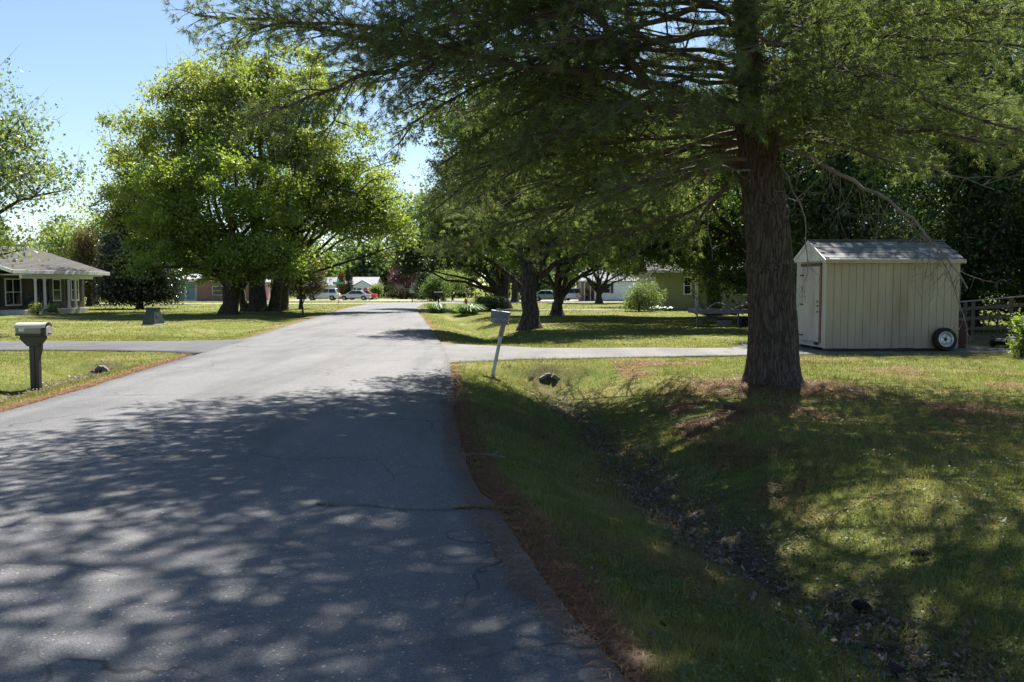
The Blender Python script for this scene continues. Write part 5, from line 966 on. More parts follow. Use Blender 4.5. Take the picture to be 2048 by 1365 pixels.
# maroon bin, ramp railing, mower, at the right of the shed
p = G(1923, 697); r = empty('storage_bin', (p.x, p.y+.3, 0), 0, 'dark maroon plastic bin standing right of the shed', 'bin')
b = MB(); b.raw([(-.17, -.2, 0), (.17, -.2, 0), (.17, .2, 0), (-.17, .2, 0), (-.2, -.23, .72), (.2, -.23, .72), (.2, .23, .72), (-.2, .23, .72)], [(3, 2, 1, 0), (4, 5, 6, 7), (0, 1, 5, 4), (1, 2, 6, 5), (2, 3, 7, 6), (3, 0, 4, 7)]); b.build('body', M['red_bin'], r, .015); MB().box((0, 0, .745), (.45, .5, .045)).build('lid', M['red_bin'], r, .015); MB().tube([(-.15, .24, .70), (.15, .24, .70)], .014, 6).build('handle', M['dark'], r)
r = empty('ramp_railing', (12.95, 26.6, 0), 0, 'weathered wooden ramp railing with flat cap right of the shed', 'railing')
A_, B_ = Vector((0, 0, 0)), Vector((2.9, -.9, 0)); tops = (1.16, 1.48)
for t in (.02, .26, .33, .66, .98):
    q = A_.lerp(B_, t); h = tops[0]+(tops[1]-tops[0])*t; MB().box((q.x, q.y, h/2-.05), (.10, .10, h+.08), math.atan2(-.9, 2.9)).build('post', M['wood'], r, .006)
for f, nm, w_, h_ in ((1., 'cap_rail', .15, .035), (.82, 'rail', .035, .10), (.58, 'rail', .035, .10), (.34, 'rail', .035, .09), (.12, 'rail', .035, .12)):
    MB().beam(A_+Vector((0, -.07 if nm == 'rail' else 0, tops[0]*f)), B_+Vector((0, -.07 if nm == 'rail' else 0, tops[1]*f)), w_, h_).build(nm, M['wood_grey'] if nm == 'cap_rail' else M['wood'], r, .004)
for k in range(8):
    t = (k+.5)/8; q = A_.lerp(B_, t); h = tops[0]+(tops[1]-tops[0])*t; MB().box((q.x+.02, q.y+.09, h*.5), (.04, .04, h*.86)).build('baluster', M['wood'], r)
p = G(2022, 696); r = empty('lawn_mower', (p.x, p.y, 0), R(15), 'dark push mower with a red cowl parked by the ramp railing', 'mower')
d = MB(); d.prism([(-.36, .08), (.36, .08), (.40, .16), (.34, .24), (-.30, .26), (-.40, .18)], -.25, .25); d.build('deck', M['black'], r, .02)
MB().lathe([(.17, .25), (.17, .33), (.13, .40), (.06, .42)], (0, 0, 0), 14).build('engine', M['dark'], r, smooth=True); MB().lathe([(.14, .40), (.13, .46), (.05, .48)], (.02, 0, 0), 14).build('cowl', M['red_bin'], r, smooth=True); MB().box((-.2, -.2, .30), (.22, .12, .04)).build('cover', M['white'], r, .01)
for sx in (-1, 1):
    for sy in (-1, 1): MB().lathe([(.03, -.025), (.10, -.025), (.115, 0), (.10, .025), (.03, .025)], (sx*.33, sy*.29, .115), 14, 'y').build('wheel', M['rubber'], r)
h = MB(); [h.tube([(-.35, s*.2, .2), (-.7, s*.2, .65), (-.95, s*.2, .95)], .012, 6) for s in (-1, 1)]; h.tube([(-.95, -.2, .95), (-.95, .2, .95)], .014, 6); h.build('handle', M['dark'], r)

# ------------------------------------------------------------------ mailboxes
def arch(w, h, n=10):
    """box outline with a rounded top: list of (y, z)"""
    hs = h*.62; return [(-w/2, 0), (w/2, 0), (w/2, hs)] + [(w/2*math.cos(a), hs+(h-hs)*math.sin(a)) for a in np.linspace(0, PI, n)[1:-1]] + [(-w/2, hs)]
def text_mesh(s, size, mat, parent, loc, rot, name='lettering', sx=1.):
    cu = bpy.data.curves.new('lettering', 'FONT'); cu.body = s; cu.size = size; cu.extrude = .001; cu.align_x = 'CENTER'; cu.align_y = 'CENTER'
    t = bpy.data.objects.new('lettering', cu); C.objects.link(t); bpy.context.view_layer.update()
    me = bpy.data.meshes.new_from_object(t.evaluated_get(bpy.context.evaluated_depsgraph_get())); bpy.data.objects.remove(t); me.materials.clear(); me.materials.append(mat)
    o = link(name, me, None, parent); o.location = loc; o.rotation_euler = rot; o.scale.x = sx; return o
g = Gz(72, 779); r = empty('mailbox', (g.x, g.y, g.z), R(-3), 'taupe plastic mailbox with white house numbers on a brown post', 'mailbox')
MB().box((-.03, 0, .46), (.10, .10, 1.06)).build('post', M['mail_brown'], r, .008); MB().prism([(.03, .0), (.095, .0), (.095, .60), (.14, .78), (.14, .98), (.03, .98)], -.05, .05).build('side_panel', M['mail_brown'], r, .006)
MB().prism([(-.24, 1.02), (.21, 1.02), (.21, .96), (.10, .82), (-.10, .82), (-.24, .95)], -.075, .075).build('bracket', M['mail_brown'], r, .008)
z = 1.02; o = MB().prism([(a_, b_+z) for a_, b_ in arch(.24, .235)], -.29, .20, 'x'); ob = o.build('box_body', M['mail_tan'], r, .006)
MB().b2((-.29, -.13, z+.0), (.21, .13, z+.045)).build('base_tray', M['mail_brown'], ob, .006)
# pale lid: an arched shell over the body, hooded at the street end
ar = [(y_, zz_) for y_, zz_ in arch(.26, .250, 14)][2:]; ar2 = [(y_*.93, zz_-.010) for y_, zz_ in ar]; n = len(ar); v = []
for x_, dz in ((-.305, -.004), (.18, 0.), (.29, .012)): v += [(x_, y_, z+zz_+dz) for y_, zz_ in ar]+[(x_, y_, z+zz_+dz) for y_, zz_ in ar2]
f = []
for s_ in (0, 1):
    a0, b0 = s_*2*n, (s_+1)*2*n
    for k in range(n-1): f += [(a0+k, a0+k+1, b0+k+1, b0+k), (a0+n+k+1, a0+n+k, b0+n+k, b0+n+k+1)]
    f += [(a0, b0, b0+n, a0+n), (a0+n-1, a0+2*n-1, b0+2*n-1, b0+n-1)]
for a0 in (0, 4*n): f += [(a0+k, a0+n+k, a0+n+k+1, a0+k+1) for k in range(n-1)]
MB().raw(v, f).build('lid', M['mail_top'], r)
MB().prism([(a_*.86, b_*.80+z+.005) for a_, b_ in arch(.24, .235)], .20, .285, 'x').build('door', M['mail_brown'], r, .01); MB().prism([(a_*.82, b_*.76+z+.01) for a_, b_ in arch(.24, .235)], .288, .30, 'x').build('door_face', M['mail_top'], r, .004); MB().box((.315, 0, z+.05), (.03, .08, .03)).build('door_pull', M['mail_tan'], r, .006)
pl = MB().b2((-.215, -.127, z+.085), (-.125, -.1225, z+.155)).build('number_plate', M['white'], r); text_mesh('12', .068, M['black'], pl, (-.17, -.1295, z+.12), (PI/2, 0, 0), sx=.95); text_mesh('2', .06, M['white_old'], r, (-.098, -.1245, z+.128), (PI/2, 0, 0))
# grey metal mailbox leaning right
g = Gz(984, 744); r = empty('mailbox', (g.x, g.y, g.z), 0, 'dented grey metal mailbox on a leaning steel post', 'mailbox'); top = Vector((.24, .06, 1.0)); ln = top.length
q = top.to_track_quat('Z', 'X').to_matrix().to_4x4()
mb = MB(); mb.tube([(0, 0, -.15), tuple(top*.86)], .038, 14); o = mb.build('post', pmat('grey_post_paint', (.42, .43, .46), (.34, .35, .37), 6, .5, dirt=(.26, .24, .22)), r, smooth=False)
MB().beam(top*.72, top*1.0, .075, .09).build('sleeve', M['wood_grey'], r, .004); MB().box(top+Vector((-.04, 0, .0)), (.30, .5, .03), M=Matrix.Rotation(R(4), 4, 'Y')).build('board', M['wood_grey'], r)
T = Matrix.Translation(top+Vector((-.07, 0, .015))) @ Matrix.Rotation(R(4), 4, 'Y') @ Matrix.Rotation(R(-4), 4, 'Z')
prof = [(-.19, 0), (.16, 0), (.205, .235), (-.20, .26)]
mb = MB(); mb.prism(prof, -.11, .11); mb.v = [tuple(T @ Vector(p_)) for p_ in mb.v]; ob = mb.build('box_body', M['galv'], r, .012)
mb = MB(); mb.prism([(-.165, .012), (.14, .012), (.165, .08), (-.17, .085)], -.118, -.10); mb.v = [tuple(T @ Vector(p_)) for p_ in mb.v]; mb.build('lower_flap', M['galv'], ob, .004)
mb = MB(); mb.prism([(-.19, .095), (.175, .090), (.200, .232), (-.198, .257)], -.122, -.112); mb.v = [tuple(T @ Vector(p_)) for p_ in mb.v]; mb.build('front_panel', pmat('scuffed_steel', (.17, .195, .215), (.11, .13, .145), 7, .55, metal=.2, dirt=(.24, .245, .26)), ob, .004)
mb = MB(); mb.box((-.05, 0, .27), (.10, .05, .04)); mb.v = [tuple(T @ Vector(p_)) for p_ in mb.v]; mb.build('latch', M['wood_grey'], ob, .004)
mb = MB(); mb.lathe([(.014, -.13), (.014, -.115)], (.02, 0, .05), 8, 'y'); mb.v = [tuple(T @ Vector(p_)) for p_ in mb.v]; mb.build('knob', M['dark'], ob)
def small_mailbox(label, g, h, L=.5, lean=0., rz=0., box='black', twin=False, post='black'):
    r = empty('mailbox', g, rz, label, 'mailbox'); MB().beam((0, 0, -.1), (lean, 0, h), .10, .10).build('post', M[post], r, .006); MB().beam((lean*.7, 0, h*.62), (lean+L*.35, 0, h-.03), .06, .06).build('brace', M[post], r); MB().b2((lean-L*.5, -.08, h-.03), (lean+L*.55, .08, h)).build('arm', M[post], r)
    o = MB().prism([(a_, b_+h) for a_, b_ in arch(.18, .24)], lean-L/2, lean+L/2, 'x').build('box_body', M[box], r, .004); MB().prism([(a_*.97, b_*.97+h+.004) for a_, b_ in arch(.18, .24)], lean+L/2, lean+L/2+.012, 'x').build('door', M[box], o); MB().b2((lean-.1, -.105, h+.1), (lean-.08, -.092, h+.28)).build('flag', M['lamp_red'], o)
    if twin: MB().prism([(a_+.22, b_*.7+h) for a_, b_ in arch(.16, .22)], lean-L/2, lean+L/2, 'x').build('newspaper_box', M['dark'], r)
    return r
small_mailbox('black mailbox on a leaning black post under the left maples', Gz(607, 632), 1.05, .55, -.12)
small_mailbox('large black roadside mailbox above the daylilies', Gz(878, 616), 1.05, .72, -.05, box='black', twin=True)
small_mailbox('small dark green mailbox at the far street corner', G(824.5, 605), 1.0, .55, 0, box='box_green')
small_mailbox('far black mailbox nearer the hydrant of the pair before the bins', G(971, 607), 1.25, .5); small_mailbox('far black mailbox with a pale lid next to the wheeled bins', G(981, 602.5), 1.05, .5)
# utility pedestal on the left lawn
g = Gz(307, 650); r = empty('utility_box', g, R(-18), 'dark green electrical pedestal box on the left lawn', 'utility box'); r.scale = (.78, .78, .98)
b = MB(); b.raw([(-.44, -.42, 0), (.44, -.42, 0), (.44, .42, 0), (-.44, .42, 0), (-.40, -.40, .18), (.40, -.40, .18), (.40, .40, .18), (-.40, .40, .18), (-.24, -.25, .74), (.24, -.25, .74), (.24, .25, .74), (-.24, .25, .74)], [(3, 2, 1, 0), (0, 1, 5, 4), (1, 2, 6, 5), (2, 3, 7, 6), (3, 0, 4, 7), (4, 5, 9, 8), (5, 6, 10, 9), (6, 7, 11, 10), (7, 4, 8, 11), (8, 9, 10, 11)]); b.build('housing', M['box_green'], r, .015)
MB().box((0, 0, .76), (.54, .56, .05)).build('lid', M['box_green'], r, .012); MB().box((0, 0, -.02), (1.0, 1.0, .12)).build('base', M['concrete'], r, .02); MB().box((.33, -.05, .40), (.05, .10, .16)).build('lock', M['galv'], r)
# culverts
def culvert(label, loc, rz, rad=.19, rim='galv'):
    r = empty('culvert_pipe', loc, rz, label, 'culvert'); prof = []
    for k in range(15): prof.append((rad+.012*(k % 2), k*.06))
    prof += [(rad-.02, .84), (rad-.02, .02), (rad-.02, 0)]
    m = MB().lathe(prof[:-1], (0, 0, rad), 20, 'y'); m.f = m.f[:-2]; m.m = m.m[:-2]; m.build('pipe', M[rim], r, smooth=True); MB().lathe([(rad-.022, .5), (rad-.022, .52)], (0, 0, rad), 16, 'y').build('dark_bore', M['black'], r)
    for k in range(5):
        a = R(15+k*38+random.uniform(-10, 10)); st = MB(); st.box((math.cos(a)*(rad+.05), .05+random.uniform(-.03, .05), rad+math.sin(a)*(rad+.03)), (random.uniform(.10, .2), .16, random.uniform(.05, .10)), M=Matrix.Rotation(PI/2-a+random.uniform(-.3, .3), 4, 'Y') @ Matrix.Rotation(random.uniform(-.4, .4), 4, 'Z'))
        st.build('stone', M['concrete_old'], r, .02)
culvert('half buried dark culvert pipe end in the ditch by the leaning mailbox', (float(XR0(18.6))+2.12, 18.62, -.56), R(6), .16)
culvert('pale rimmed culvert end in the left roadside ditch', (float(XL(19.2))-1.62, 19.45, -.40), R(12), .12, 'white_old')

# ------------------------------------------------------------------ cars
def car(label, loc, rz, paint, kind='sedan'):
    r = empty('parked_car', loc, rz, label, 'car'); suv = kind == 'suv'; L = 4.85 if suv else 4.7; H = 1.74 if suv else 1.44; bz = .98 if suv else .86; wr = .36 if suv else .32; W = 1.86; f0, f1 = -L*.30, L*.30
    def arc(cx_): return [(cx_-(wr+.06)*math.cos(a), wr*.0+.30+(wr+.06)*math.sin(a)) for a in np.linspace(0.05, PI-.05, 9)]
    low = [(-L/2+.02, .32), *[(x, z) for x, z in arc(f0)], *[(x, z) for x, z in arc(f1)], (L/2-.02, .30), (L/2, .55), (L/2-.06, .74)]
    low += ([(L/2-.9, bz-.02), (L/2-1.25, bz+.04), (-L/2+.15, bz+.06), (-L/2+.02, .85)] if suv else [(L/2-.85, bz-.04), (L/2-1.35, bz+.02), (-L/2+.85, bz+.05), (-L/2+.06, bz+.02), (-L/2, .62)])
    MB().prism(low, -W/2, W/2).build('body', M[paint], r, .06, seg=3)
    if suv: cab = ((-L/2+.12, L/2-1.15), (-L/2+.50, L/2-1.95))
    else: cab = ((-L/2+.55, L/2-1.2), (-L/2+1.35, L/2-2.1))
    (a0, a1), (b0, b1) = cab; wt = W/2-.20; wb = W/2-.05
    MB().raw([(a0, -wb, bz), (a1, -wb, bz), (a1, wb, bz), (a0, wb, bz), (b0, -wt, H), (b1, -wt, H), (b1, wt, H), (b0, wt, H)], [(3, 2, 1, 0), (4, 5, 6, 7), (0, 1, 5, 4), (1, 2, 6, 5), (2, 3, 7, 6), (3, 0, 4, 7)]).build('cabin', M[paint], r, .07, seg=3)
    lerp = lambda p, q, t: p+(q-p)*t
    for s in (-1, 1):
        t0, t1 = .14, .84; y0, y1 = lerp(wb, wt, t0)+.006, lerp(wb, wt, t1)+.006; z0, z1 = lerp(bz, H, t0), lerp(bz, H, t1); xs0, xs1 = lerp(a0, b0, t0)+.22, lerp(a1, b1, t0)-.20; xt0, xt1 = lerp(a0, b0, t1)+.16, lerp(a1, b1, t1)-.12
        for u0, u1 in ((0, .34), (.36, .66), (.68, 1)) if suv else ((0, .46), (.49, 1)):
            q = [(lerp(xs0, xs1, u0), s*y0, z0), (lerp(xs0, xs1, u1), s*y0, z0), (lerp(xt0, xt1, u1), s*y1, z1), (lerp(xt0, xt1, u0), s*y1, z1)]; q += [(x, y-s*.03, z) for x, y, z in q]; MB().raw(q, [(0, 1, 2, 3), (7, 6, 5, 4), (0, 4, 5, 1), (1, 5, 6, 2), (2, 6, 7, 3), (3, 7, 4, 0)]).build('side_window', M['glass'], r)
        MB().box((a1-.25, s*(W/2+.06), bz+.1), (.12, .16, .12)).build('mirror', M[paint], r, .03); MB().box((.1, s*(W/2+.004), .30), (L*.42, .02, .10)).build('sill', M['dark'], r)
        MB().box((-L/2+.05, s*(W/2-.25), bz-.12), (.14, .36, .16)).build('tail_light', M['lamp_red'], r, .03); MB().box((L/2-.10, s*(W/2-.30), .70), (.16, .42, .13)).build('headlight', M['lamp_clear'], r, .03)
        for cx_ in (f0, f1):
            o = MB().lathe([(wr*.62, -.1), (wr*.93, -.11), (wr, -.07), (wr, .07), (wr*.93, .11), (wr*.62, .1)], (cx_, s*(W/2-.11), wr), 24, 'y').build('wheel', M['rubber'], r, smooth=True); MB().lathe([(wr*.64, -.085*s), (wr*.5, -.06*s), (wr*.15, -.09*s), (wr*.1, -.09*s)] if s < 0 else [(wr*.64, .085), (wr*.5, .06), (wr*.15, .09), (wr*.1, .09)], (cx_, s*(W/2-.10), wr), 10, 'y').build('rim', M['galv'], o)
            k = MB()
            for j in range(5): a = j*2*PI/5; k.beam((cx_, s*(W/2+.0), wr), (cx_+math.cos(a)*wr*.6, s*(W/2+.0), wr+math.sin(a)*wr*.6), .02, .07)
            k.build('spokes', M['chrome'], o)
    for (p0, p1, o) in ((a1, b1, 1), (a0, b0, -1)):
        q = []
        for t, w_ in ((.12, wb), (.86, wt)): x = lerp(p0, p1, t)+o*.012; z = lerp(bz, H, t); w2 = lerp(wb, wt, t)-.12; q += [(x, -w2, z), (x, w2, z)]
        q = [q[0], q[1], q[3], q[2]]; q += [(x-o*.03, y, z-.02) for x, y, z in q]; MB().raw(q, [(0, 1, 2, 3), (7, 6, 5, 4), (0, 4, 5, 1), (1, 5, 6, 2), (2, 6, 7, 3), (3, 7, 4, 0)]).build('windscreen' if o > 0 else 'rear_window', M['glass'], r)
    MB().box((L/2-.02, 0, .42), (.10, W-.3, .16)).build('front_bumper', M['dark'], r, .03); MB().box((-L/2+.02, 0, .45), (.10, W-.2, .20)).build('rear_bumper', M['dark'] if suv else M[paint], r, .03)
    if suv:
        for s in (-1, 1): MB().tube([(b0+.1, s*(wt-.06), H+.04), (b1-.2, s*(wt-.06), H+.05)], .018, 6).build('roof_rail', M['chrome'], r)
    return r
def cz(x, y): return (x, y, float(slope(y))+.012)
car('white SUV parked behind the street sign', cz(-27.2, 125.5), PI, 'car_white', 'suv')
car('silver sedan parked between the white SUV and the red car', cz(-23.0, 127.5), PI, 'car_silver')
car('red car mostly hidden behind the silver sedan', cz(-22.6, 131.), PI, 'car_red')
car('bluish grey sedan seen between the right tree trunks', cz(4.9, 115.5), R(-10), 'car_blue')
car('silver SUV parked left of the rusty red bush', cz(8.9, 120.0), R(-20), 'car_silver', 'suv')
car('white car mostly hidden behind the shed', (11.25, 28.8, .0), PI*1., 'car_white', 'suv')

# ------------------------------------------------------------------ trailer
M['trailer_rail'] = pmat('shaded_scuffed_trailer_paint', (.22, .225, .235), (.15, .155, .16), 5, .6, dirt=(.16, .13, .10))  # white rails greyed: the trees' shade is in the base colour, scuffs on top
def trailer():
    r = empty('utility_trailer', (7.75, 36.2, 0), R(2), 'flat utility trailer with white side rails under the right trees', 'trailer'); L, W, z = 4.0, 1.7, .58
    MB().b2((0, 0, z), (L, W, z+.06)).build('deck', M['wood'], r); 
    for y in (-.02, W): MB().b2((-.02, y-.02, z-.02), (L, y+.02, z+.17)).build('side_rail', M['trailer_rail'], r, .01)
    MB().b2((-.04, 0, z-.02), (0, W, z+.15)).build('end_rail', M['trailer_rail'], r, .01)
    for x in (-.02, 2.68): MB().b2((x-.03, -.04, z), (x+.03, .02, z+.48)).build('stake', M['trailer_rail'], r)
    for x0 in (.35, 1.55):
        t = np.linspace(0, 1, 14); pts = np.stack([x0+t*1.05, .02+0*t, z+.10+.42*np.sin(t*PI)**.9*(1-.45*t)], 1); MB().tube(pts, .035, 8).build('bow', M['galv'], r, smooth=True)
    ln_ = MB(); pts = np.stack([np.linspace(1.7, 2.9, 10), .6+0*np.linspace(0, 1, 10), z+.18+.30*np.linspace(0, 1, 10)], 1); ln_.tube(pts, .06, 8); ln_.build('load_pole', M['wood'], r)
    tp = MB()
    for k in range(7): tp.box((2.9+.15*math.sin(k*2.1), .5+.16*k, z+.22+.06*math.sin(k*1.3)), (.9, .28, .3), .3*math.sin(k))
    tp.build('tarp_load', M['dark'], r, .06)
    for y in (.05, W-.05):
        o = MB().lathe([(.18, -.08), (.29, -.09), (.31, 0), (.29, .09), (.18, .08)], (2.9, y, .31), 20, 'y').build('wheel', M['rubber'], r, smooth=True); MB().lathe([(.18, -.08), (.10, -.04), (.03, -.05)], (2.9, y, .31), 12, 'y', caps=False).build('rim', M['galv'], o)
    for x in (.5, 1.6, 3.6): MB().b2((x-.04, .05, z-.1), (x+.04, W-.05, z)).build('cross_member', M['dark'], r)
    MB().tube([(1.7, .1, .0), (1.7, .1, z-.02)], .035, 8).build('jack_stand', pmat('blue_jack', (.10, .17, .30), None, 5, .5), r); MB().tube([(.15, W/2, .0), (.15, W/2, z)], .035, 8).build('jack_stand', M['galv'], r)
trailer()
for k, (lab, dx, dy, s) in enumerate((('grey toolbox in the shade under the trailer deck', 1.25, .75, (.55, .35, .28)), ('dark crate in the shade under the trailer, nearest the pine', 2.2, .9, (.5, .45, .36)))):
    r = empty('crate', (7.75+dx, 36.2+dy, 0), R(8*k), lab, 'crate'); MB().box((0, 0, s[2]/2), s).build('body', M['galv' if k == 0 else 'dark'], r, .012); MB().box((0, 0, s[2]+.02), (s[0]+.03, s[1]+.03, .04)).build('lid', M['dark'], r, .01); MB().tube([(-.08, 0, s[2]+.04), (-.06, 0, s[2]+.09), (.06, 0, s[2]+.09), (.08, 0, s[2]+.04)], .01, 6).build('handle', M['galv'], r)

# ------------------------------------------------------------------ street furniture far off
g = G(932, 612); r = empty('fire_hydrant', g, R(20), 'red fire hydrant with orange top beside the far road', 'hydrant')
MB().lathe([(.17, 0), (.17, .05), (.11, .06), (.11, .45), (.15, .46), (.15, .50), (.12, .51)], n=16).build('barrel', M['hydrant'], r, smooth=False); MB().lathe([(.15, .51), (.14, .60), (.09, .68), (.04, .71), (.04, .77), (.02, .77)], n=16).build('bonnet', M['hyd_top'], r)
for a, l, q in ((0, .2, .055), (PI, .2, .055), (-PI/2, .2, .075)): v = Vector((math.cos(a), math.sin(a), 0)); MB().tube([tuple(v*.08+Vector((0, 0, .38))), tuple(v*l+Vector((0, 0, .38)))], q, 10).build('nozzle', M['hydrant'], r)
g = G(677.5, 609); r = empty('street_sign', g, R(4), 'green street name sign on a thin pole before the white SUV', 'sign')
MB().tube([(0, 0, -.1), (0, 0, 2.02)], .03, 8).build('pole', M['galv'], r); sg = MB().b2((-.56, -.012, 2.02), (.56, .012, 2.30)).build('name_blade', M['green_sign'], r, .004); text_mesh('HANSON DR', .21, M['white'], sg, (0, -.014, 2.16), (PI/2, 0, 0), sx=.78)
MB().b2((-.012, -.5, 2.33), (.012, .5, 2.58)).build('name_blade', M['green_sign'], r, .004)
for lab, px, py, s in (('larger wheeled rubbish bin with a pale lid by the far street', 992, 605.5, 1.), ('smaller dark wheeled bin right of the larger bin', 1001, 603.5, .8)):
    r = empty('wheeled_bin', G(px, py), R(10), lab, 'bin'); r.scale = (s, s, s); b = MB(); b.raw([(-.22, -.25, .06), (.22, -.25, .06), (.22, .22, .06), (-.22, .22, .06), (-.30, -.34, .98), (.30, -.34, .98), (.30, .34, .98), (-.30, .34, .98)], [(3, 2, 1, 0), (4, 5, 6, 7), (0, 1, 5, 4), (1, 2, 6, 5), (2, 3, 7, 6), (3, 0, 4, 7)]); b.build('body', M['black'], r, .03); MB().box((0, 0, 1.02), (.66, .76, .09)).build('lid', M['galv'] if s == 1. else M['dark'], r, .03)
    for sx in (-1, 1): MB().lathe([(.02, -.03), (.12, -.03), (.12, .03), (.02, .03)], (sx*.26, .24, .12), 12, 'x').build('wheel', M['rubber'], r)
    MB().tube([(-.25, .38, .96), (.25, .38, .96)], .018, 6).build('handle', M['black'], r)
    if s == 1.: MB().b2((-.13, -.345, .55), (.13, -.30, .82)).build('sticker', M['white_old'], r)
for lab, px, py, h in (('thin grey post nearer the hydrant beside the far road', 951.5, 605.5, 1.4), ('thin grey post beside the first far mailbox', 970, 606.5, 2.0), ('white post right of the far bluish trunk', 1034.5, 599.5, 1.25)):
    r = empty('marker_post', G(px, py), 0, lab, 'post'); MB().tube([(0, 0, -.1), (0, 0, h)], .035 if h != 1.25 else .07, 8).build('shaft', M['galv' if h != 1.25 else 'white'], r); MB().lathe([(.05, 0), (.05, .04), (.02, .06)], (0, 0, h), 8).build('cap', M['galv' if h != 1.25 else 'white'], r)
r = empty('lawn_ornament', G(1013, 599), 0, 'round yellow and orange lawn ornament on thin stakes by the far street', 'ornament')
MB().lathe([(.0, -.05), (.38, -.04), (.42, 0), (.38, .04), (0, .05)], (.1, 0, 1.35), 14, 'y').build('yellow_disc', pmat('yellow_paint', (.70, .42, .02), None, 3, .5), r); MB().lathe([(.0, -.05), (.28, -.04), (.31, 0), (.28, .04), (0, .05)], (-.32, .14, 1.35), 14, 'y').build('orange_disc', pmat('orange_paint', (.62, .12, .03), None, 3, .5), r); MB().box((.05, 0, .72), (.42, .1, .18)).build('white_band', M['white'], r, .03); MB().box((.05, 0, .50), (.44, .1, .18)).build('purple_band', pmat('purple_paint', (.25, .04, .30), None, 3, .5), r, .03)
for x in (-.1, .2): MB().tube([(x, 0, -.1), (x, 0, 1.1)], .02, 6).build('stake', M['dark'], r)
r = empty('lawn_chair', G(1024, 600), R(-30), 'small white slatted lawn chair by the far bluish trunk', 'chair')
for k in range(5): MB().box((-.2+.1*k, 0, .36), (.08, .5, .03)).build('seat_slat', M['white'], r); MB().box((.3+.02*k, -.2+.1*k, .68), (.03, .085, .66), M=Matrix.Rotation(R(18), 4, 'Y')).build('back_slat', M['white'], r)
for sx in (-1, 1):
    for sy in (-1, 1): MB().box((sx*.22, sy*.26, .2), (.07, .05, .4)).build('leg', M['white'], r)
    MB().box((0, sx*.3, .56), (.6, .1, .03)).build('armrest', M['white'], r)
r = empty('tree_stump', G(1040, 600.5), 0, 'pale cut tree stump at the foot of the far street tree', 'stump'); MB().lathe([(.62, -.2), (.5, 0), (.42, .2), (.40, .5)], n=14).build('bole', M['twig'], r)
# wire fence behind the plum
r = empty('garden_fence', G(765, 597), 0, 'low pale picket fence under the purple plum tree', 'fence')
for k in range(17): MB().box((k*.55, 0, .5), (.07, .05, 1.0)).build('picket', M['white_old'], r)
for z in (.3, .8): MB().box((4.4, .04, z), (8.9, .03, .06)).build('rail', M['white_old'], r)

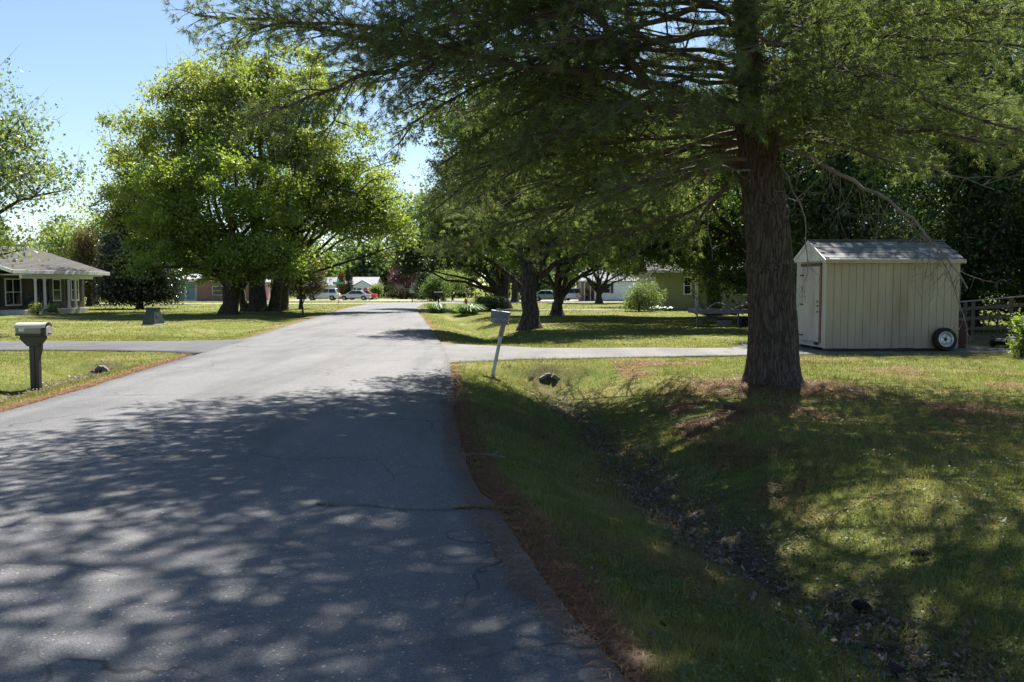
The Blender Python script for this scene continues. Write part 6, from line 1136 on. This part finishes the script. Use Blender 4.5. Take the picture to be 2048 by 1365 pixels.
# ------------------------------------------------------------------ person on the far road
def person(label, loc, rz):
    J = {'pel': (0, 0, .93), 'ch': (.02, 0, 1.28), 'nk': (.04, 0, 1.46), 'hd': (.06, 0, 1.58), 'ht': (.06, 0, 1.72),
         'shl': (.02, .17, 1.40), 'ell': (-.10, .23, 1.14), 'wrl': (-.02, .22, .92), 'fil': (.0, .22, .80), 'shr': (.02, -.17, 1.40), 'elr': (.06, -.24, 1.13), 'wrr': (.20, -.22, .95), 'fir': (.26, -.21, .84),
         'hil': (0, .10, .90), 'knl': (.20, .10, .50), 'anl': (.20, .10, .09), 'tol': (.36, .10, .03), 'hir': (0, -.10, .90), 'knr': (-.04, -.10, .49), 'anr': (-.30, -.10, .14), 'tor': (-.18, -.10, .03)}
    rad = {'pel': .15, 'ch': .16, 'nk': .06, 'hd': .10, 'ht': .07, 'shl': .07, 'ell': .05, 'wrl': .034, 'fil': .03, 'shr': .07, 'elr': .05, 'wrr': .034, 'fir': .03, 'hil': .10, 'knl': .07, 'anl': .045, 'tol': .035, 'hir': .10, 'knr': .07, 'anr': .045, 'tor': .035}
    E = [('pel', 'ch'), ('ch', 'nk'), ('nk', 'hd'), ('hd', 'ht'), ('ch', 'shl'), ('shl', 'ell'), ('ell', 'wrl'), ('wrl', 'fil'), ('ch', 'shr'), ('shr', 'elr'), ('elr', 'wrr'), ('wrr', 'fir'), ('pel', 'hil'), ('hil', 'knl'), ('knl', 'anl'), ('anl', 'tol'), ('pel', 'hir'), ('hir', 'knr'), ('knr', 'anr'), ('anr', 'tor')]
    def skin(name, keys, edges, grow, mats, parent, pick=None):
        me = bpy.data.meshes.new(name); ix = {k: i for i, k in enumerate(keys)}; me.from_pydata([J[k] for k in keys], [(ix[a], ix[b]) for a, b in edges], []); o = link(name, me, None, None)
        o.modifiers.new('skin', 'SKIN').use_smooth_shade = True; o.modifiers.new('sub', 'SUBSURF').levels = 1
        for k, v in zip(keys, me.skin_vertices[0].data): v.radius = (rad[k]*grow, rad[k]*grow)
        me.skin_vertices[0].data[0].use_root = True; bpy.context.view_layer.update()
        m2 = bpy.data.meshes.new_from_object(o.evaluated_get(bpy.context.evaluated_depsgraph_get())); bpy.data.objects.remove(o); m2.materials.clear()
        for m in mats: m2.materials.append(m)
        if pick: [setattr(p, 'material_index', pick(p.center)) for p in m2.polygons]
        return link(name, m2, None, parent)
    r = empty('person', loc, rz, label, 'person')
    skin('body', list(J), E, 1., [pmat('skin_tone', (.42, .27, .20), None, 5, .6), M['white'], M['dark']], r, lambda c: 2 if c.z < .1 else 0)
    skin('shirt', ['ch', 'pel', 'shl', 'ell', 'shr', 'elr'], [('ch', 'pel'), ('ch', 'shl'), ('shl', 'ell'), ('ch', 'shr'), ('shr', 'elr')], 1.14, [pmat('blue_shirt', (.16, .18, .36), (.12, .14, .30), 6, .8)], r)
    skin('shorts', ['pel', 'hil', 'knl', 'hir', 'knr'], [('pel', 'hil'), ('hil', 'knl'), ('pel', 'hir'), ('hir', 'knr')], 1.16, [M['dark']], r)
    MB().lathe([(.11, 1.60), (.115, 1.66), (.09, 1.74), (.03, 1.77)], (.06, 0, 0), 14).build('cap', M['white'], r, smooth=True); MB().box((.17, 0, 1.63), (.12, .15, .015)).build('cap_brim', M['white'], r)
    f = MB(); f.box((.165, 0, 1.585), (.03, .03, .045)); f.box((.158, .04, 1.61), (.012, .03, .015)); f.box((.158, -.04, 1.61), (.012, .03, .015)); f.box((.155, 0, 1.545), (.012, .05, .01)); f.box((.06, .105, 1.59), (.04, .02, .06)); f.box((.06, -.105, 1.59), (.04, .02, .06)); f.build('face', pmat('face_tone', (.36, .22, .17), None, 5, .6), r, .006)
    for s, w in ((1, 'fil'), (-1, 'fir')):
        h = MB(); p = Vector(J[w])
        for k in range(4): h.tube([p+Vector((.02*k-.03, 0, .01)), p+Vector((.02*k-.025, 0, -.04)), p+Vector((.02*k-.01, -.01*s, -.075+.01*abs(k-1.5)))], [.010, .009, .007], 5)
        h.tube([p+Vector((.03, 0, .03)), p+Vector((.055, -.01*s, -.005)), p+Vector((.05, -.015*s, -.03))], [.011, .010, .008], 5); h.build('fingers', bpy.data.materials['skin_tone'], r, smooth=True)
person('person in a blue shirt and pale cap walking up the far road', (-7.6, 152, float(slope(152))), R(100))

# ------------------------------------------------------------------ pine cones and sticks by the ditch
cone = MB(); 
for k in range(11):
    for j in range(8):
        a = 2*PI*(j+.5*(k % 2))/8; t = k/10; rr_ = .026*math.sin(PI*(.12+.8*t))+.004; z = -.06+.12*t; d = Vector((math.cos(a), math.sin(a), 0)); s = Vector((-math.sin(a), math.cos(a), 0)); tip = d*(rr_+.012)+Vector((0, 0, z+.008)); b_ = d*rr_*.4+Vector((0, 0, z-.006))
        cone.raw([b_+s*.007, b_-s*.007, tip-s*.009, tip+s*.009, tip+Vector((0, 0, -.004))], [(0, 1, 2, 3), (3, 2, 4), (0, 3, 4), (1, 4, 2)])
cm = None
for k, (lab, px, py, sc_, rz_) in enumerate((('pine cone lying among the dead leaves right of the ditch', 1722, 1221, 1., .4), ('pine cone at the bottom edge of the leaf strewn ditch', 1782, 1352, 1., 2.2), ('pine cone in shaded grass above the right bank', 1838, 1115, .9, 1.1))):
    g = Gz(px, py); r = empty('pine_cone', (g.x, g.y, g.z+.03), rz_, lab, 'pine cone', 'pine cones fallen by the ditch'); r.rotation_euler = (R(86), 0, rz_); r.scale = (sc_,)*3
    if cm is None: q = cone.build('scales', M['mail_brown'], r); cm = q.data
    else: link('scales', cm, None, r)
    link('core', cone_core, None, r) if k else None
    if not k: qq = MB().lathe([(.004, -.06), (.014, -.04), (.016, .02), (.004, .058)], n=8).build('core', M['soil'], r); cone_core = qq.data
for lab, p0, p1 in (('fallen stick on the needles right of the pine', (1690, 782), (1725, 796)), ('fallen twig at the near road edge', (1010, 920), (925, 914)), ('pale stick by the pine foot', (1470, 780), (1400, 800))):
    a, b = Gz(*p0), Gz(*p1); r = empty('stick', a, 0, lab, 'stick'); d = b-a; pts = [Vector((0, 0, .02)), d*.35+Vector((.02, .03, .035)), d*.7+Vector((-.02, .02, .03)), d+Vector((0, 0, .02))]; MB().tube([tuple(q) for q in pts], [.013, .011, .009, .005], 6).build('shaft', M['twig'], r)
    MB().tube([tuple(pts[1]), tuple(pts[1]+Vector((.08, .10, .03)))], [.006, .003], 5).build('side_twig', M['twig'], r)
